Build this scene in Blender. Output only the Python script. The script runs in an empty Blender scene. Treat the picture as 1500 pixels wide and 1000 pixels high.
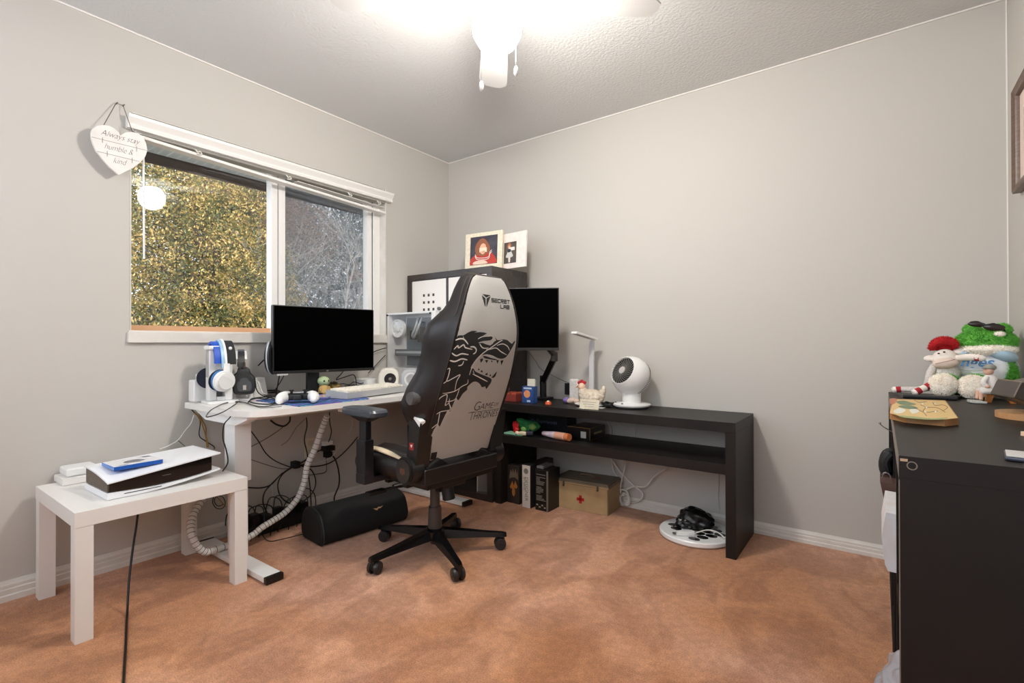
import bpy, bmesh, math, random
from math import sin, cos, pi, radians
from mathutils import Vector, Matrix, geometry, noise
random.seed(7)
C = bpy.context.scene.collection
V = Vector
# ------------------------------------------------------------------ camera (fitted to the room's edges)
YAW, PITCH, ROLL, FPX = 0.635614, 0.004592, -0.002309, 731.95
CAM = V((2.7635, -2.9007, 1.0015))
_F = V((-sin(YAW)*cos(PITCH), cos(YAW)*cos(PITCH), sin(PITCH)))
_R0 = V((cos(YAW), sin(YAW), 0)); _U0 = _R0.cross(_F)
_R = _R0*cos(ROLL) + _U0*sin(ROLL); _U = -_R0*sin(ROLL) + _U0*cos(ROLL)
def pl(px, py, n, d):
    r = _F*FPX + _R*(px-750) - _U*(py-500); n = V(n)
    return CAM + r*((d - n.dot(CAM))/n.dot(r))
def cX(px, py, x): return pl(px, py, (1,0,0), x)
def cY(px, py, y): return pl(px, py, (0,1,0), y)
def cZ(px, py, z): return pl(px, py, (0,0,1), z)
def mpp(P): return (V(P)-CAM).dot(_F)/FPX          # metres per photograph pixel at P
# ------------------------------------------------------------------ materials
def lin(c):
    return tuple(((v/255)/12.92 if v/255 <= .04045 else ((v/255+.055)/1.055)**2.4) for v in c[:3]) + (1,)
MATS = {}
def mat(name, col, rough=.5, metal=0, var=None, bump=None, coat=0, emit=None, spec=None, trans=None, alpha=None):
    if name in MATS: return MATS[name]
    m = bpy.data.materials.new(name); m.use_nodes = True; nt = m.node_tree; N = nt.nodes; L = nt.links
    b = N['Principled BSDF']; b.inputs['Base Color'].default_value = lin(col); b.inputs['Roughness'].default_value = rough
    b.inputs['Metallic'].default_value = metal; b.inputs['Coat Weight'].default_value = coat
    if spec is not None: b.inputs['Specular IOR Level'].default_value = spec
    if trans: b.inputs['Transmission Weight'].default_value = trans
    if alpha is not None: b.inputs['Alpha'].default_value = alpha
    if emit: b.inputs['Emission Color'].default_value = lin(emit[0]); b.inputs['Emission Strength'].default_value = emit[1]
    tc = N.new('ShaderNodeTexCoord')
    if var:                                   # (scale, second colour, stretch)
        sc, c2 = var[0], var[1]; st = var[2] if len(var) > 2 else (1,1,1)
        mp = N.new('ShaderNodeMapping'); mp.inputs['Scale'].default_value = st
        nz = N.new('ShaderNodeTexNoise'); nz.inputs['Scale'].default_value = sc; nz.inputs['Detail'].default_value = 4
        rp = N.new('ShaderNodeValToRGB'); rp.color_ramp.elements[0].position = .35; rp.color_ramp.elements[1].position = .65
        rp.color_ramp.elements[0].color = lin(col); rp.color_ramp.elements[1].color = lin(c2)
        L.new(tc.outputs['Object'], mp.inputs[0]); L.new(mp.outputs[0], nz.inputs['Vector'])
        L.new(nz.outputs['Fac'], rp.inputs[0]); L.new(rp.outputs[0], b.inputs['Base Color'])
    if bump:
        nz = N.new('ShaderNodeTexNoise'); nz.inputs['Scale'].default_value = bump[0]; nz.inputs['Detail'].default_value = 3
        bp = N.new('ShaderNodeBump'); bp.inputs['Strength'].default_value = bump[1]; bp.inputs['Distance'].default_value = bump[2] if len(bump) > 2 else .002
        L.new(tc.outputs['Object'], nz.inputs['Vector']); L.new(nz.outputs['Fac'], bp.inputs['Height']); L.new(bp.outputs[0], b.inputs['Normal'])
    MATS[name] = m; return m
# ------------------------------------------------------------------ mesh builder
def catmull(pts, n=6, closed=False):
    pts = [V(p) for p in pts]; out = []; k = len(pts)
    if k < 3: return pts
    for i in range(k if closed else k-1):
        if closed: p0,p1,p2,p3 = pts[i-1],pts[i],pts[(i+1)%k],pts[(i+2)%k]
        else: p0,p1,p2,p3 = pts[max(i-1,0)],pts[i],pts[i+1],pts[min(i+2,k-1)]
        for j in range(n):
            t = j/n
            out.append(.5*((2*p1)+(p2-p0)*t+(2*p0-5*p1+4*p2-p3)*t*t+(3*p1-p0-3*p2+p3)*t**3))
    if not closed: out.append(pts[-1])
    return out
def frm(o, u, v):
    u = V(u).normalized(); v = V(v); n = u.cross(v).normalized(); v = n.cross(u)
    return Matrix(((u.x,v.x,n.x,o[0]),(u.y,v.y,n.y,o[1]),(u.z,v.z,n.z,o[2]),(0,0,0,1)))
class MB:
    def __init__(s): s.bm = bmesh.new()
    def add(s, o, M=None):
        me = bpy.data.meshes.new('t'); o.to_mesh(me); o.free()
        if M: me.transform(M)
        s.bm.from_mesh(me); bpy.data.meshes.remove(me); return s
    def box(s, lo, hi, bev=0, M=None, seg=2):
        b = bmesh.new(); lo = V(lo); hi = V(hi)
        lo, hi = V(map(min, lo, hi)), V(map(max, lo, hi))
        bmesh.ops.create_cube(b, size=1, matrix=Matrix.Translation((lo+hi)/2) @ Matrix.Diagonal((*(hi-lo),1)))
        if bev: bmesh.ops.bevel(b, geom=b.edges[:], offset=bev, segments=seg, profile=.6, affect='EDGES', clamp_overlap=True)
        return s.add(b, M)
    def cyl(s, p0, p1, r0, r1=None, seg=24, bev=0):
        p0 = V(p0); p1 = V(p1); d = p1-p0; b = bmesh.new(); r1 = r0 if r1 is None else r1
        bmesh.ops.create_cone(b, cap_ends=True, segments=seg, radius1=r0, radius2=r1, depth=d.length)
        if bev: bmesh.ops.bevel(b, geom=[e for e in b.edges if all(len(f.verts) > 4 for f in e.link_faces) or any(len(f.verts) > 4 for f in e.link_faces)], offset=bev, segments=2, affect='EDGES')
        return s.add(b, Matrix.Translation((p0+p1)/2) @ d.to_track_quat('Z','Y').to_matrix().to_4x4())
    def tube(s, pts, r, seg=8, smooth=0, closed=False, cap=True, flat=1, up=None):
        pts = [V(p) for p in pts]; rr = r if isinstance(r, (list,tuple)) else None
        if smooth:
            if rr:
                q = catmull([V((x,0,0)) for x in rr], smooth, closed); rr = [max(v.x,1e-4) for v in q]
            pts = catmull(pts, smooth, closed)
        n = len(pts); rings = []
        def tan(i):
            if closed: return (pts[(i+1)%n]-pts[i-1]).normalized()
            return (pts[min(i+1,n-1)]-pts[max(i-1,0)]).normalized()
        t = tan(0); a = V(up) if up else (V((0,0,1)) if abs(t.z) < .9 else V((1,0,0)))
        for i in range(n):
            t = tan(i)
            if up: a = V(up)
            a = (a - t*a.dot(t)).normalized() if (a - t*a.dot(t)).length > 1e-6 else t.orthogonal().normalized()
            c = t.cross(a); ri = rr[i] if rr else r
            rings.append([s.bm.verts.new(pts[i]+a*cos(2*pi*k/seg)*ri*flat+c*sin(2*pi*k/seg)*ri) for k in range(seg)])
        for i in range(n if closed else n-1):
            A,B = rings[i], rings[(i+1)%n]
            for k in range(seg): s.bm.faces.new((A[k],A[(k+1)%seg],B[(k+1)%seg],B[k]))
        if cap and not closed:
            s.bm.faces.new(rings[0][::-1]); s.bm.faces.new(rings[-1])
        return s
    def loft(s, rings, cap=True, closed=True):
        R = [[s.bm.verts.new(V(p)) for p in r] for r in rings]; m = len(R[0])
        for A,B in zip(R, R[1:]):
            for k in range(m if closed else m-1): s.bm.faces.new((A[k],A[(k+1)%m],B[(k+1)%m],B[k]))
        if cap and closed: s.bm.faces.new(R[0][::-1]); s.bm.faces.new(R[-1])
        return s
    def lathe(s, prof, o=(0,0,0), axis=(0,0,1), seg=32):
        b = bmesh.new(); R = []
        for r,z in prof: R.append([b.verts.new((max(r,1e-5)*cos(2*pi*k/seg), max(r,1e-5)*sin(2*pi*k/seg), z)) for k in range(seg)])
        for A,B in zip(R, R[1:]):
            for k in range(seg): b.faces.new((A[k],A[(k+1)%seg],B[(k+1)%seg],B[k]))
        b.faces.new(R[0][::-1]); b.faces.new(R[-1]); bmesh.ops.remove_doubles(b, verts=b.verts, dist=1e-5)
        return s.add(b, Matrix.Translation(V(o)) @ V(axis).to_track_quat('Z','Y').to_matrix().to_4x4())
    def ell(s, c, r, rot=None, sub=3, rough=0, rs=30):
        b = bmesh.new(); bmesh.ops.create_icosphere(b, subdivisions=sub, radius=1)
        if not hasattr(r, '__len__'): r = (r,r,r)
        for v in b.verts:
            k = 1
            if rough:
                k = 1+rough*(noise.noise(v.co*rs*.35+V(c)*9)+ .8*noise.noise(v.co*rs+V(c)*5))
            v.co = V((v.co.x*r[0]*k, v.co.y*r[1]*k, v.co.z*r[2]*k))
        M = Matrix.Translation(V(c)) @ (rot.to_4x4() if rot else Matrix())
        return s.add(b, M)
    def prism(s, poly, M, d0, d1):             # poly in the frame's u,v; extruded along n
        poly = [V((p[0],p[1],0)) for p in poly]
        tris = geometry.tessellate_polygon([poly]); A = [s.bm.verts.new(M @ V((p.x,p.y,d0))) for p in poly]
        B = [s.bm.verts.new(M @ V((p.x,p.y,d1))) for p in poly]; n = len(poly)
        for t in tris:
            try: s.bm.faces.new([A[i] for i in t]); s.bm.faces.new([B[i] for i in reversed(t)])
            except ValueError: pass
        for i in range(n):
            try: s.bm.faces.new((A[i],B[i],B[(i+1)%n],A[(i+1)%n]))
            except ValueError: pass
        return s
    def mesh(s, me_in, M): me = me_in.copy(); me.transform(M); s.bm.from_mesh(me); bpy.data.meshes.remove(me); return s
def tag(o, label=None, cat=None, group=None, kind=None):
    for k,v in (('label',label),('category',cat),('group',group),('kind',kind)):
        if v: o[k] = v
    return o
def wmat(o):
    M = o.matrix_basis.copy()
    return wmat(o.parent) @ M if o.parent else M
def link(name, me, m, parent=None, loc=None):
    o = bpy.data.objects.new(name, me); C.objects.link(o)
    if m: me.materials.append(m)
    if parent: o.parent = parent
    return o
def part(name, mb, m, parent=None, world=True, ang=35, label=None):
    bmesh.ops.recalc_face_normals(mb.bm, faces=mb.bm.faces); me = bpy.data.meshes.new(name); mb.bm.to_mesh(me); mb.bm.free()
    for p in me.polygons: p.use_smooth = True
    me.set_sharp_from_angle(angle=radians(ang))
    if parent and world: me.transform(wmat(parent).inverted())
    o = link(name, me, m, parent)
    if not parent:
        xs = [v.co for v in me.vertices]
        c = V(((min(v.x for v in xs)+max(v.x for v in xs))/2, (min(v.y for v in xs)+max(v.y for v in xs))/2, min(v.z for v in xs)))
        me.transform(Matrix.Translation(-c)); o.location = c
    if len(me.polygons) < 20000 and ang < 170:
        wn = o.modifiers.new('weighted', 'WEIGHTED_NORMAL'); wn.keep_sharp = True; wn.weight = 60
    if label: o['label'] = label
    return o
def solo(name, mb, m, label, cat, group=None, kind=None, ang=35):
    return tag(part(name, mb, m, ang=ang), label, cat, group, kind)
def struct(name, mb, m, parent=None, ang=35):
    o = part(name, mb, m, parent, ang=ang)
    if not parent: o['kind'] = 'structure'
    return o
def thing(name, label, cat, loc=(0,0,0), rz=0, group=None, kind=None):
    o = bpy.data.objects.new(name, None); C.objects.link(o); o.empty_display_size = .05
    o.matrix_basis = Matrix.Translation(V(loc)) @ Matrix.Rotation(rz, 4, 'Z')
    return tag(o, label, cat, group, kind)
def textmesh(s, size, ext=.0004, off=0, shear=0, space=1, align='LEFT'):
    cu = bpy.data.curves.new('t', 'FONT'); cu.body = s; cu.size = size; cu.extrude = ext; cu.offset = off; cu.shear = shear
    cu.space_character = space; cu.align_x = align; cu.resolution_u = 3
    o = bpy.data.objects.new('t', cu); C.objects.link(o); dg = bpy.context.evaluated_depsgraph_get()
    me = bpy.data.meshes.new_from_object(o.evaluated_get(dg)); bpy.data.objects.remove(o); bpy.data.curves.remove(cu); return me
def text(name, s, size, M, m, parent, **k):
    mb = MB(); me = textmesh(s, size, **k); mb.mesh(me, M); bpy.data.meshes.remove(me); return part(name, mb, m, parent)

# common materials
WHITE = mat('white_lacquer', (232,229,224), .35)
WPLA = mat('white_plastic', (235,235,233), .3)
DARKW = mat('espresso_wood', (33,28,26), .45, var=(3,(26,22,20),(1,1,1)), bump=(140,.12,.001), spec=.28)
BLK = mat('black_plastic', (11,11,12), .42)
BLKM = mat('matt_black', (10,10,10), .75)
LEA = mat('black_leather', (24,20,20), .38, bump=(260,.25,.001))
RUB = mat('rubber', (22,22,22), .6)
CHR = mat('chrome', (190,190,192), .2, 1)
SCR = mat('switched_off_screen', (0,0,0), .6, spec=.02)
GREYM = mat('grey_metal', (120,118,116), .35, .8)

# ================================================================== room
W, H, YF = 3.194, 2.44, -3.55
WALL = mat('wall_paint', (196,192,185), .85, bump=(90,.12,.002))
def carpet():
    m = bpy.data.materials.new('carpet_pile'); m.use_nodes = True; nt = m.node_tree; N = nt.nodes; L = nt.links
    b = N['Principled BSDF']; b.inputs['Roughness'].default_value = .95; b.inputs['Specular IOR Level'].default_value = .1
    b.inputs['Sheen Weight'].default_value = .25
    tc = N.new('ShaderNodeTexCoord')
    def nz(scale, det, st=(1,1,1), rot=0, dist=0):
        mp = N.new('ShaderNodeMapping'); mp.inputs['Scale'].default_value = st; mp.inputs['Rotation'].default_value = (0,0,rot)
        n = N.new('ShaderNodeTexNoise'); n.inputs['Scale'].default_value = scale; n.inputs['Detail'].default_value = det; n.inputs['Distortion'].default_value = dist
        L.new(tc.outputs['Object'], mp.inputs[0]); L.new(mp.outputs[0], n.inputs['Vector']); return n.outputs['Fac']
    def ramp(f, a, pa, c, pc):
        r = N.new('ShaderNodeValToRGB'); e = r.color_ramp.elements; e[0].position = pa; e[1].position = pc; e[0].color = a; e[1].color = c
        L.new(f, r.inputs[0]); return r.outputs[0]
    def mix(f, a, c, mode='MIX'):
        x = N.new('ShaderNodeMix'); x.data_type = 'RGBA'; x.blend_type = mode
        if isinstance(f, float): x.inputs[0].default_value = f
        else: L.new(f, x.inputs[0])
        L.new(a, x.inputs[6]); L.new(c, x.inputs[7]); return x.outputs[2]
    base = ramp(nz(1.3, 5, dist=.6), lin((208,146,98)), .38, lin((226,172,140)), .62)
    pile = ramp(nz(3.0, 6, (1.5,1,1), .5, 1.2), (.76,.71,.66,1), .42, (1.0,1.0,1.0,1), .56)
    sw = ramp(nz(1.8, 4, (1,.55,1), .35, 1.2), (.90,.875,.87,1), .46, (1.04,1.04,1.05,1), .56)
    fine = ramp(nz(220, 3), (.66,.62,.58,1), .3, (1.15,1.15,1.15,1), .7)
    med = ramp(nz(38, 4), (.88,.87,.86,1), .4, (1.04,1.04,1.04,1), .62)
    c = mix(1.0, base, pile, 'MULTIPLY'); c = mix(1.0, c, sw, 'MULTIPLY'); c = mix(1.0, c, fine, 'MULTIPLY'); c = mix(1.0, c, med, 'MULTIPLY')
    L.new(c, b.inputs['Base Color'])
    n = nz(260, 4); bp = N.new('ShaderNodeBump'); bp.inputs['Strength'].default_value = .7; bp.inputs['Distance'].default_value = .006
    L.new(n, bp.inputs['Height']); L.new(bp.outputs[0], b.inputs['Normal']); return m
struct('floor', MB().box((-.0,YF,-.05), (W,0,0)), carpet())
struct('ceiling', MB().box((-.15,YF-.1,H), (W+.1,.1,H+.08)), mat('ceiling_texture', (214,215,214), .9, bump=(75,.6,.006)))
WY0, WY1, WZ0, WZ1 = -2.098, -.64, 1.047, 2.072
struct('wall_left', MB().box((-.15,YF,0),(0,WY0,H)).box((-.15,WY1,0),(0,.1,H)).box((-.15,WY0,0),(0,WY1,WZ0)).box((-.15,WY0,WZ1),(0,WY1,H)), WALL)
struct('wall_back', MB().box((0,0,0),(W+.1,.1,H)), WALL)
struct('wall_right', MB().box((W,YF,0),(W+.1,0,H)), WALL)
struct('wall_front', MB().box((0,YF-.1,0),(W+.1,YF,.95)).box((0,YF-.1,2.3),(W+.1,YF,H)).box((0,YF-.1,.95),(.12,YF,2.3)).box((W-.1,YF-.1,.95),(W+.1,YF,2.3)), WALL)  # unseen wall; its wide opening is added to let fill light in from above
TRIM = mat('trim_paint', (226,222,215), .45, var=(9,(214,209,201)))
def base_prof(h): return [(0,0),(.016,0),(.016,h*.28),(.013,h*.34),(.013,h*.58),(.010,h*.63),(.010,h*.78),(.006,h*.9),(.004,h),(0,h)]
mb = MB(); P = base_prof(.078); mb.loft([[(x+.001,y,z) for x,z in P] for y in (YF,-.001)]); struct('baseboard_left', mb, TRIM, ang=20)
mb = MB(); P = base_prof(.06); mb.loft([[(x,-y2-.001,z) for y2,z in P] for x in (.02,W-.02)]); struct('baseboard_back', mb, TRIM, ang=20)
mb = MB(); mb.loft([[(W-.001-x,y,z) for x,z in P] for y in (YF,-.001)]); struct('baseboard_right', mb, TRIM, ang=20)
CAULK = mat('caulk', (236,232,226), .6)
struct('trim_1', MB().box((.0005,YF,H-.007),(.007,-.001,H-.0005), 0), CAULK)
struct('trim_2', MB().box((.008,-.007,H-.007),(W-.008,-.0005,H-.0005), 0), CAULK)
struct('trim_3', MB().box((W-.005,-.005,.07),(W-.0005,-.0005,H-.01), 0), CAULK)
# ---- window
win = thing('window_1', None, None, (-.1,(WY0+WY1)/2,WZ0), kind='structure')
VIN = mat('window_vinyl', (236,234,230), .35)
g = bpy.data.materials.new('window_glass'); g.use_nodes = True; nt = g.node_tree; nt.nodes.remove(nt.nodes['Principled BSDF'])
tr = nt.nodes.new('ShaderNodeBsdfTransparent'); gl = nt.nodes.new('ShaderNodeBsdfGlossy'); gl.inputs['Roughness'].default_value = .015
lw_ = nt.nodes.new('ShaderNodeLayerWeight'); lw_.inputs['Blend'].default_value = .5; pw_ = nt.nodes.new('ShaderNodeMath'); pw_.operation = 'POWER'; pw_.inputs[1].default_value = 5
nt.links.new(lw_.outputs['Facing'], pw_.inputs[0]); fr = nt.nodes.new('ShaderNodeMath'); fr.operation = 'MULTIPLY_ADD'; fr.inputs[1].default_value = .9; fr.inputs[2].default_value = .045; nt.links.new(pw_.outputs[0], fr.inputs[0]); mx = nt.nodes.new('ShaderNodeMixShader')
nt.links.new(fr.outputs[0], mx.inputs[0]); nt.links.new(tr.outputs[0], mx.inputs[1]); nt.links.new(gl.outputs[0], mx.inputs[2])
nt.links.new(mx.outputs[0], nt.nodes['Material Output'].inputs[0]); GLASS = g
MY0, MY1 = -1.398, -1.318
part('window_frame', MB().box((-.14,WY0+.001,WZ0+.001),(-.06,WY0+.022,WZ1-.001),.002).box((-.14,WY1-.05,WZ0+.001),(-.05,WY1-.001,WZ1-.001),.002)
     .box((-.14,WY0+.02,WZ1-.05),(-.06,WY1-.05,WZ1-.001),.002).box((-.14,WY0+.02,WZ0+.001),(-.06,WY1-.05,WZ0+.022),.002), VIN, win)
part('mullion', MB().box((-.135,MY0,WZ0+.02),(-.075,MY0+.036,WZ1-.05),.002), VIN, win)
part('sliding_sash', MB().box((-.12,MY0+.04,WZ0+.022),(-.07,MY1,WZ1-.05),.003).box((-.12,WY1-.09,WZ0+.022),(-.07,WY1-.052,WZ1-.05),.003)
     .box((-.12,MY1,WZ0+.022),(-.07,WY1-.09,WZ0+.085),.003).box((-.12,MY1,WZ1-.075),(-.07,WY1-.09,WZ1-.05),.003), VIN, win)
part('weather_seal', MB().box((-.112,MY0+.036,WZ0+.022),(-.08,MY0+.04,WZ1-.05)).box((-.11,WY1-.052,WZ0+.04),(-.066,WY1-.049,WZ1-.05)), BLKM, win)
part('tan_rail', MB().box((-.13,WY0+.022,WZ0+.022),(-.09,MY0,WZ0+.048),.001), mat('warm_lit_rail', (205,158,118), .6), win, label='tan strip along the foot of the left pane')  # warm light on the window's bottom rail, put into its base colour
ctr = V((-.105,(WY0+MY0)/2,(WZ0+WZ1)/2)); Mg0 = Matrix.Translation(ctr) @ Matrix.Rotation(radians(-1.3),4,'Z') @ Matrix.Rotation(radians(.4),4,'Y')
part('fixed_pane', MB().box((-.002,-(MY0-WY0)/2+.012,-(WZ1-WZ0)/2+.03),(.002,(MY0-WY0)/2-.001,(WZ1-WZ0)/2-.045),0,Mg0), GLASS, win)
part('sliding_pane', MB().box((-.098,MY1-.005,WZ0+.08),(-.094,WY1-.085,WZ1-.07)), GLASS, win)
scr = bpy.data.materials.new('insect_screen'); scr.use_nodes = True; nt = scr.node_tree
b = nt.nodes['Principled BSDF']; b.inputs['Base Color'].default_value = lin((120,130,140)); b.inputs['Alpha'].default_value = .40; b.inputs['Roughness'].default_value = .8
part('insect_screen', MB().box((-.131,MY1-.02,WZ0+.03),(-.130,WY1-.05,WZ1-.05)), scr, win)
part('window_sill', MB().box((-.06,WY0+.001,WZ0-.001),(-.001,WY1-.001,WZ0+.014),.001).box((.001,WY0-.012,WZ0-.036),(.022,WY1+.03,WZ0+.014),.002).box((.0,WY0-.008,WZ0+.002),(.012,WY1+.02,WZ0+.02),.002), TRIM, win)
part('window_jamb', MB().box((-.05,WY1-.004,WZ0+.014),(.012,WY1+.004,WZ1-.001),.001).box((-.05,WY0-.001,WZ0+.014),(.0,WY0+.003,WZ1-.001)).box((-.05,WY0,WZ1-.004),(0,WY1,WZ1+.001)), TRIM, win)
# ---- soffit and fascia of the roof over the window
mb = MB(); mb.box((-.76,-4.5,2.155),(-.151,3.2,2.17))
for k in range(150): mb.box((-.74,-4.4+k*.05,2.150),(-.16,-4.385+k*.05,2.156))
struct('roof_soffit', mb, mat('grey_soffit', (214,218,220), .5))
mb = MB()
for k in range(12): mb.cyl((-.5,-4.1+k*.6,2.140),(-.5,-4.1+k*.6,2.152),.014,seg=10)
part('soffit_vent', mb, BLKM, bpy.data.objects['roof_soffit'])
struct('roof_fascia', MB().box((-.80,-4.5,2.10),(-.762,3.2,2.34)), mat('brown_fascia', (64,46,38), .7))
struct('ground', MB().box((-14,-8,-.6),(-.16,9,-.5)), mat('lawn', (70,76,44), .95, var=(4,(96,84,50))))
# ================================================================== trees
def leafmat(name, cols, rough=.7):  # noise puts clumps of highlight and dark into the leaf colour
    m = bpy.data.materials.new(name); m.use_nodes = True; nt = m.node_tree; b = nt.nodes['Principled BSDF']; b.inputs['Roughness'].default_value = rough
    ge = nt.nodes.new('ShaderNodeNewGeometry'); tc = nt.nodes.new('ShaderNodeTexCoord'); nz = nt.nodes.new('ShaderNodeTexNoise'); nz.inputs['Scale'].default_value = 3.2; nz.inputs['Detail'].default_value = 3; ma_ = nt.nodes.new('ShaderNodeMath'); ma_.operation = 'MULTIPLY_ADD'; ma_.inputs[1].default_value = 2.6; ma_.inputs[2].default_value = -1.05; mb_ = nt.nodes.new('ShaderNodeMath'); mb_.operation = 'MULTIPLY_ADD'; mb_.inputs[1].default_value = .62; rp = nt.nodes.new('ShaderNodeValToRGB'); el = rp.color_ramp.elements; rp.color_ramp.interpolation = 'LINEAR'
    while len(el) < len(cols): el.new(.5)
    for i,c in enumerate(cols): el[i].position = i/(len(cols)-1); el[i].color = lin(c)
    nt.links.new(tc.outputs['Object'], nz.inputs['Vector']); nt.links.new(nz.outputs['Fac'], ma_.inputs[0]); nt.links.new(ge.outputs['Random Per Island'], mb_.inputs[0]); nt.links.new(ma_.outputs[0], mb_.inputs[2]); nt.links.new(mb_.outputs[0], rp.inputs[0]); nt.links.new(rp.outputs[0], b.inputs['Base Color']); return m
def leaves(blobs, n, size, seed):
    rnd = random.Random(seed); vs = []; fs = []
    tot = sum(b[1][0]*b[1][2] for b in blobs)
    for c, r in blobs:
        for _ in range(int(n*r[0]*r[2]/tot)):
            d = V((rnd.gauss(0,1), rnd.gauss(0,1), rnd.gauss(0,1))).normalized()*(rnd.random()**.35)
            bum = 1+.16*noise.noise(d*3.1+V(c))
            p = V(c)+V((d.x*r[0],d.y*r[1],d.z*r[2]))*bum
            a = V((rnd.gauss(0,1), rnd.gauss(0,1), rnd.gauss(0,1))).normalized(); q = a.orthogonal().normalized()
            s = size*rnd.uniform(.6,1.3); k = len(vs)
            vs += [p-a*s, p+q*s*.45, p+a*s, p-q*s*.45]; fs.append((k,k+1,k+2,k+3))
    me = bpy.data.meshes.new('foliage'); me.from_pydata([tuple(v) for v in vs], [], fs); return me
def branch_tree(mb, base, d, L, r, depth, rnd, spread=.55):
    pts = [base]; p = base; dd = d.copy()
    for i in range(4):
        dd = (dd+V((rnd.gauss(0,.14), rnd.gauss(0,.14), rnd.gauss(.03,.1)))).normalized(); p = p+dd*L/4; pts.append(p)
    mb.tube(pts, [r*(1-.35*i/4) for i in range(5)], seg=5 if depth > 1 else 3, smooth=0)
    if depth == 0: return
    for k in range(3 if depth > 2 else 4):
        t = rnd.randint(2,4); nd = (dd+V((rnd.gauss(0,spread), rnd.gauss(0,spread), rnd.gauss(.1,spread*.7)))).normalized()
        branch_tree(mb, pts[t], nd, L*rnd.uniform(.6,.85), r*.55, depth-1, rnd, spread)
BARK = mat('bark', (92,78,66), .9, bump=(30,.5))
def leafy(name, label, blobs, n, size, cols, base, seed, group='trees outside the window'):
    t = thing(name, label, 'tree', base, group=group)
    me = leaves(blobs, n, size, seed); me.transform(Matrix.Translation(-V(base)))
    o = link('foliage', me, leafmat(name+'_leaves_%d' % seed, cols), t)
    mb = MB(); branch_tree(mb, V(base), V((0,0,1)), 1.3, .09, 3, random.Random(seed)); part('trunk', mb, BARK, t)
leafy('leafy_tree', 'sunlit yellow-green leafy tree close outside the left window pane',
      [((-4.3,-.6,2.0),(1.1,1.3,1.7)), ((-4.3,.5,1.4),(.9,.7,1.3)), ((-4.2,-2.0,1.6),(1.1,1.2,1.5)), ((-4.6,-.2,3.3),(1.0,1.3,1.1)), ((-4.0,-.4,.8),(.9,1.5,.9)), ((-4.9,-1.5,1.5),(1.0,1.5,1.7))],
      150000, .021, [(44,50,40),(66,74,48),(84,92,56),(112,112,60),(150,134,72),(190,160,92),(214,182,120)], (-4.4,-.3,-.5), 3)
leafy('evergreen_tree', 'dull green leafy tree behind the bare shrub in the right window pane',
      [((-6.6,1.9,1.9),(1.3,1.8,2.5)), ((-6.4,4.2,2.1),(1.3,1.9,2.8)), ((-6.6,.6,2.4),(1.1,1.2,1.8)), ((-7.2,3.0,3.2),(1.3,2.0,1.6)), ((-6.2,3.3,.6),(1.0,2.0,1.4)), ((-6.5,5.2,3.2),(1.2,1.8,2.0)), ((-6.9,1.6,3.6),(1.2,1.4,1.2))], 90000, .034,
      [(44,56,66),(60,76,88),(78,94,104),(70,84,72),(96,104,82)], (-6.8,2.4,-.5), 5)
leafy('russet_tree', 'russet brown leafy tree rising under the fascia near the window mullion',
      [((-5.3,.9,3.2),(.8,1.0,.8)), ((-5.3,1.7,2.9),(.7,.9,.6))], 16000, .022, [(92,66,58),(132,100,84),(160,128,104),(96,84,74)], (-5.3,1.1,-.5), 6)
mb = MB(); rnd = random.Random(11)
for k in range(9): branch_tree(mb, V((-3.7+rnd.uniform(-.3,.3), .8+k*.27, .0)), V((rnd.gauss(0,.2),rnd.gauss(0,.25),1)).normalized(), 1.25, .034, 4, rnd, .42)
solo('bare_shrub', mb, mat('pale_twigs', (160,156,150), .9), 'bare pale-twigged shrub outside the right window pane', 'shrub')
# ================================================================== blind
bl = thing('window_blind', 'white venetian blind pulled up under its valance with a slanting bottom rail', 'blind', (.02,-1.36,1.9))
BW = mat('blind_white', (236,233,228), .4)
prof = [(0,0),(.03,0),(.034,.012),(.030,.02),(.034,.028),(.048,.046),(.05,.058),(.0,.058)]
mb = MB(); mb.loft([[(.004+x, y, 1.985+z) for x,z in prof] for y in (-2.118,-.598)]); part('valance', mb, BW, bl, ang=20)
part('head_rail', MB().box((.002,-2.09,1.972),(.03,-.65,1.984),.002), mat('rail_grey', (150,146,138), .5), bl)
mb = MB()
for k in range(5): mb.box((.004-.03,-2.085,1.968+k*.0034),(.03,-.66,1.9698+k*.0034), 0, None)
part('slat_stack', mb, mat('slat_grey', (176,172,164), .5), bl)
mb = MB(); mb.loft([[(x,y,z+dz) for x,z in ((-.02,0),(.032,0),(.034,.006),(.032,.014),(-.02,.014))] for y,dz in ((-2.09,1.951),(-1.5,1.927),(-.655,1.896))]); part('bottom_rail', mb, BW, bl, ang=20)
mb = MB(); mb.loft([[(x,y,z+dz) for x,z in ((-.02,0),(.03,0),(.03,.003),(-.02,.003))] for y,dz in ((-1.3,1.952),(-.655,1.936))]); part('slat', mb, BW, bl)
for y in (-1.83,-1.36,-.95,-.72): part('ladder_clip', MB().tube([(.038,y-.014,1.968),(.042,y-.004,1.955),(.040,y+.008,1.962),(.042,y+.014,1.950),(.038,y-.006,1.946)],.0035,6,smooth=3), mat('clear_plastic', (212,208,198), .15), bl)
q0, q1 = cX(210,200,.045), cX(211,379,.045)
part('tilt_wand', MB().cyl(q1, q0, .0045, seg=8), WPLA, bl)
part('lift_cord', MB().tube([cX(190,183,.05), cX(196,192,.05), cX(207,196,.05)], .0012, 5), WPLA, bl)
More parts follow.
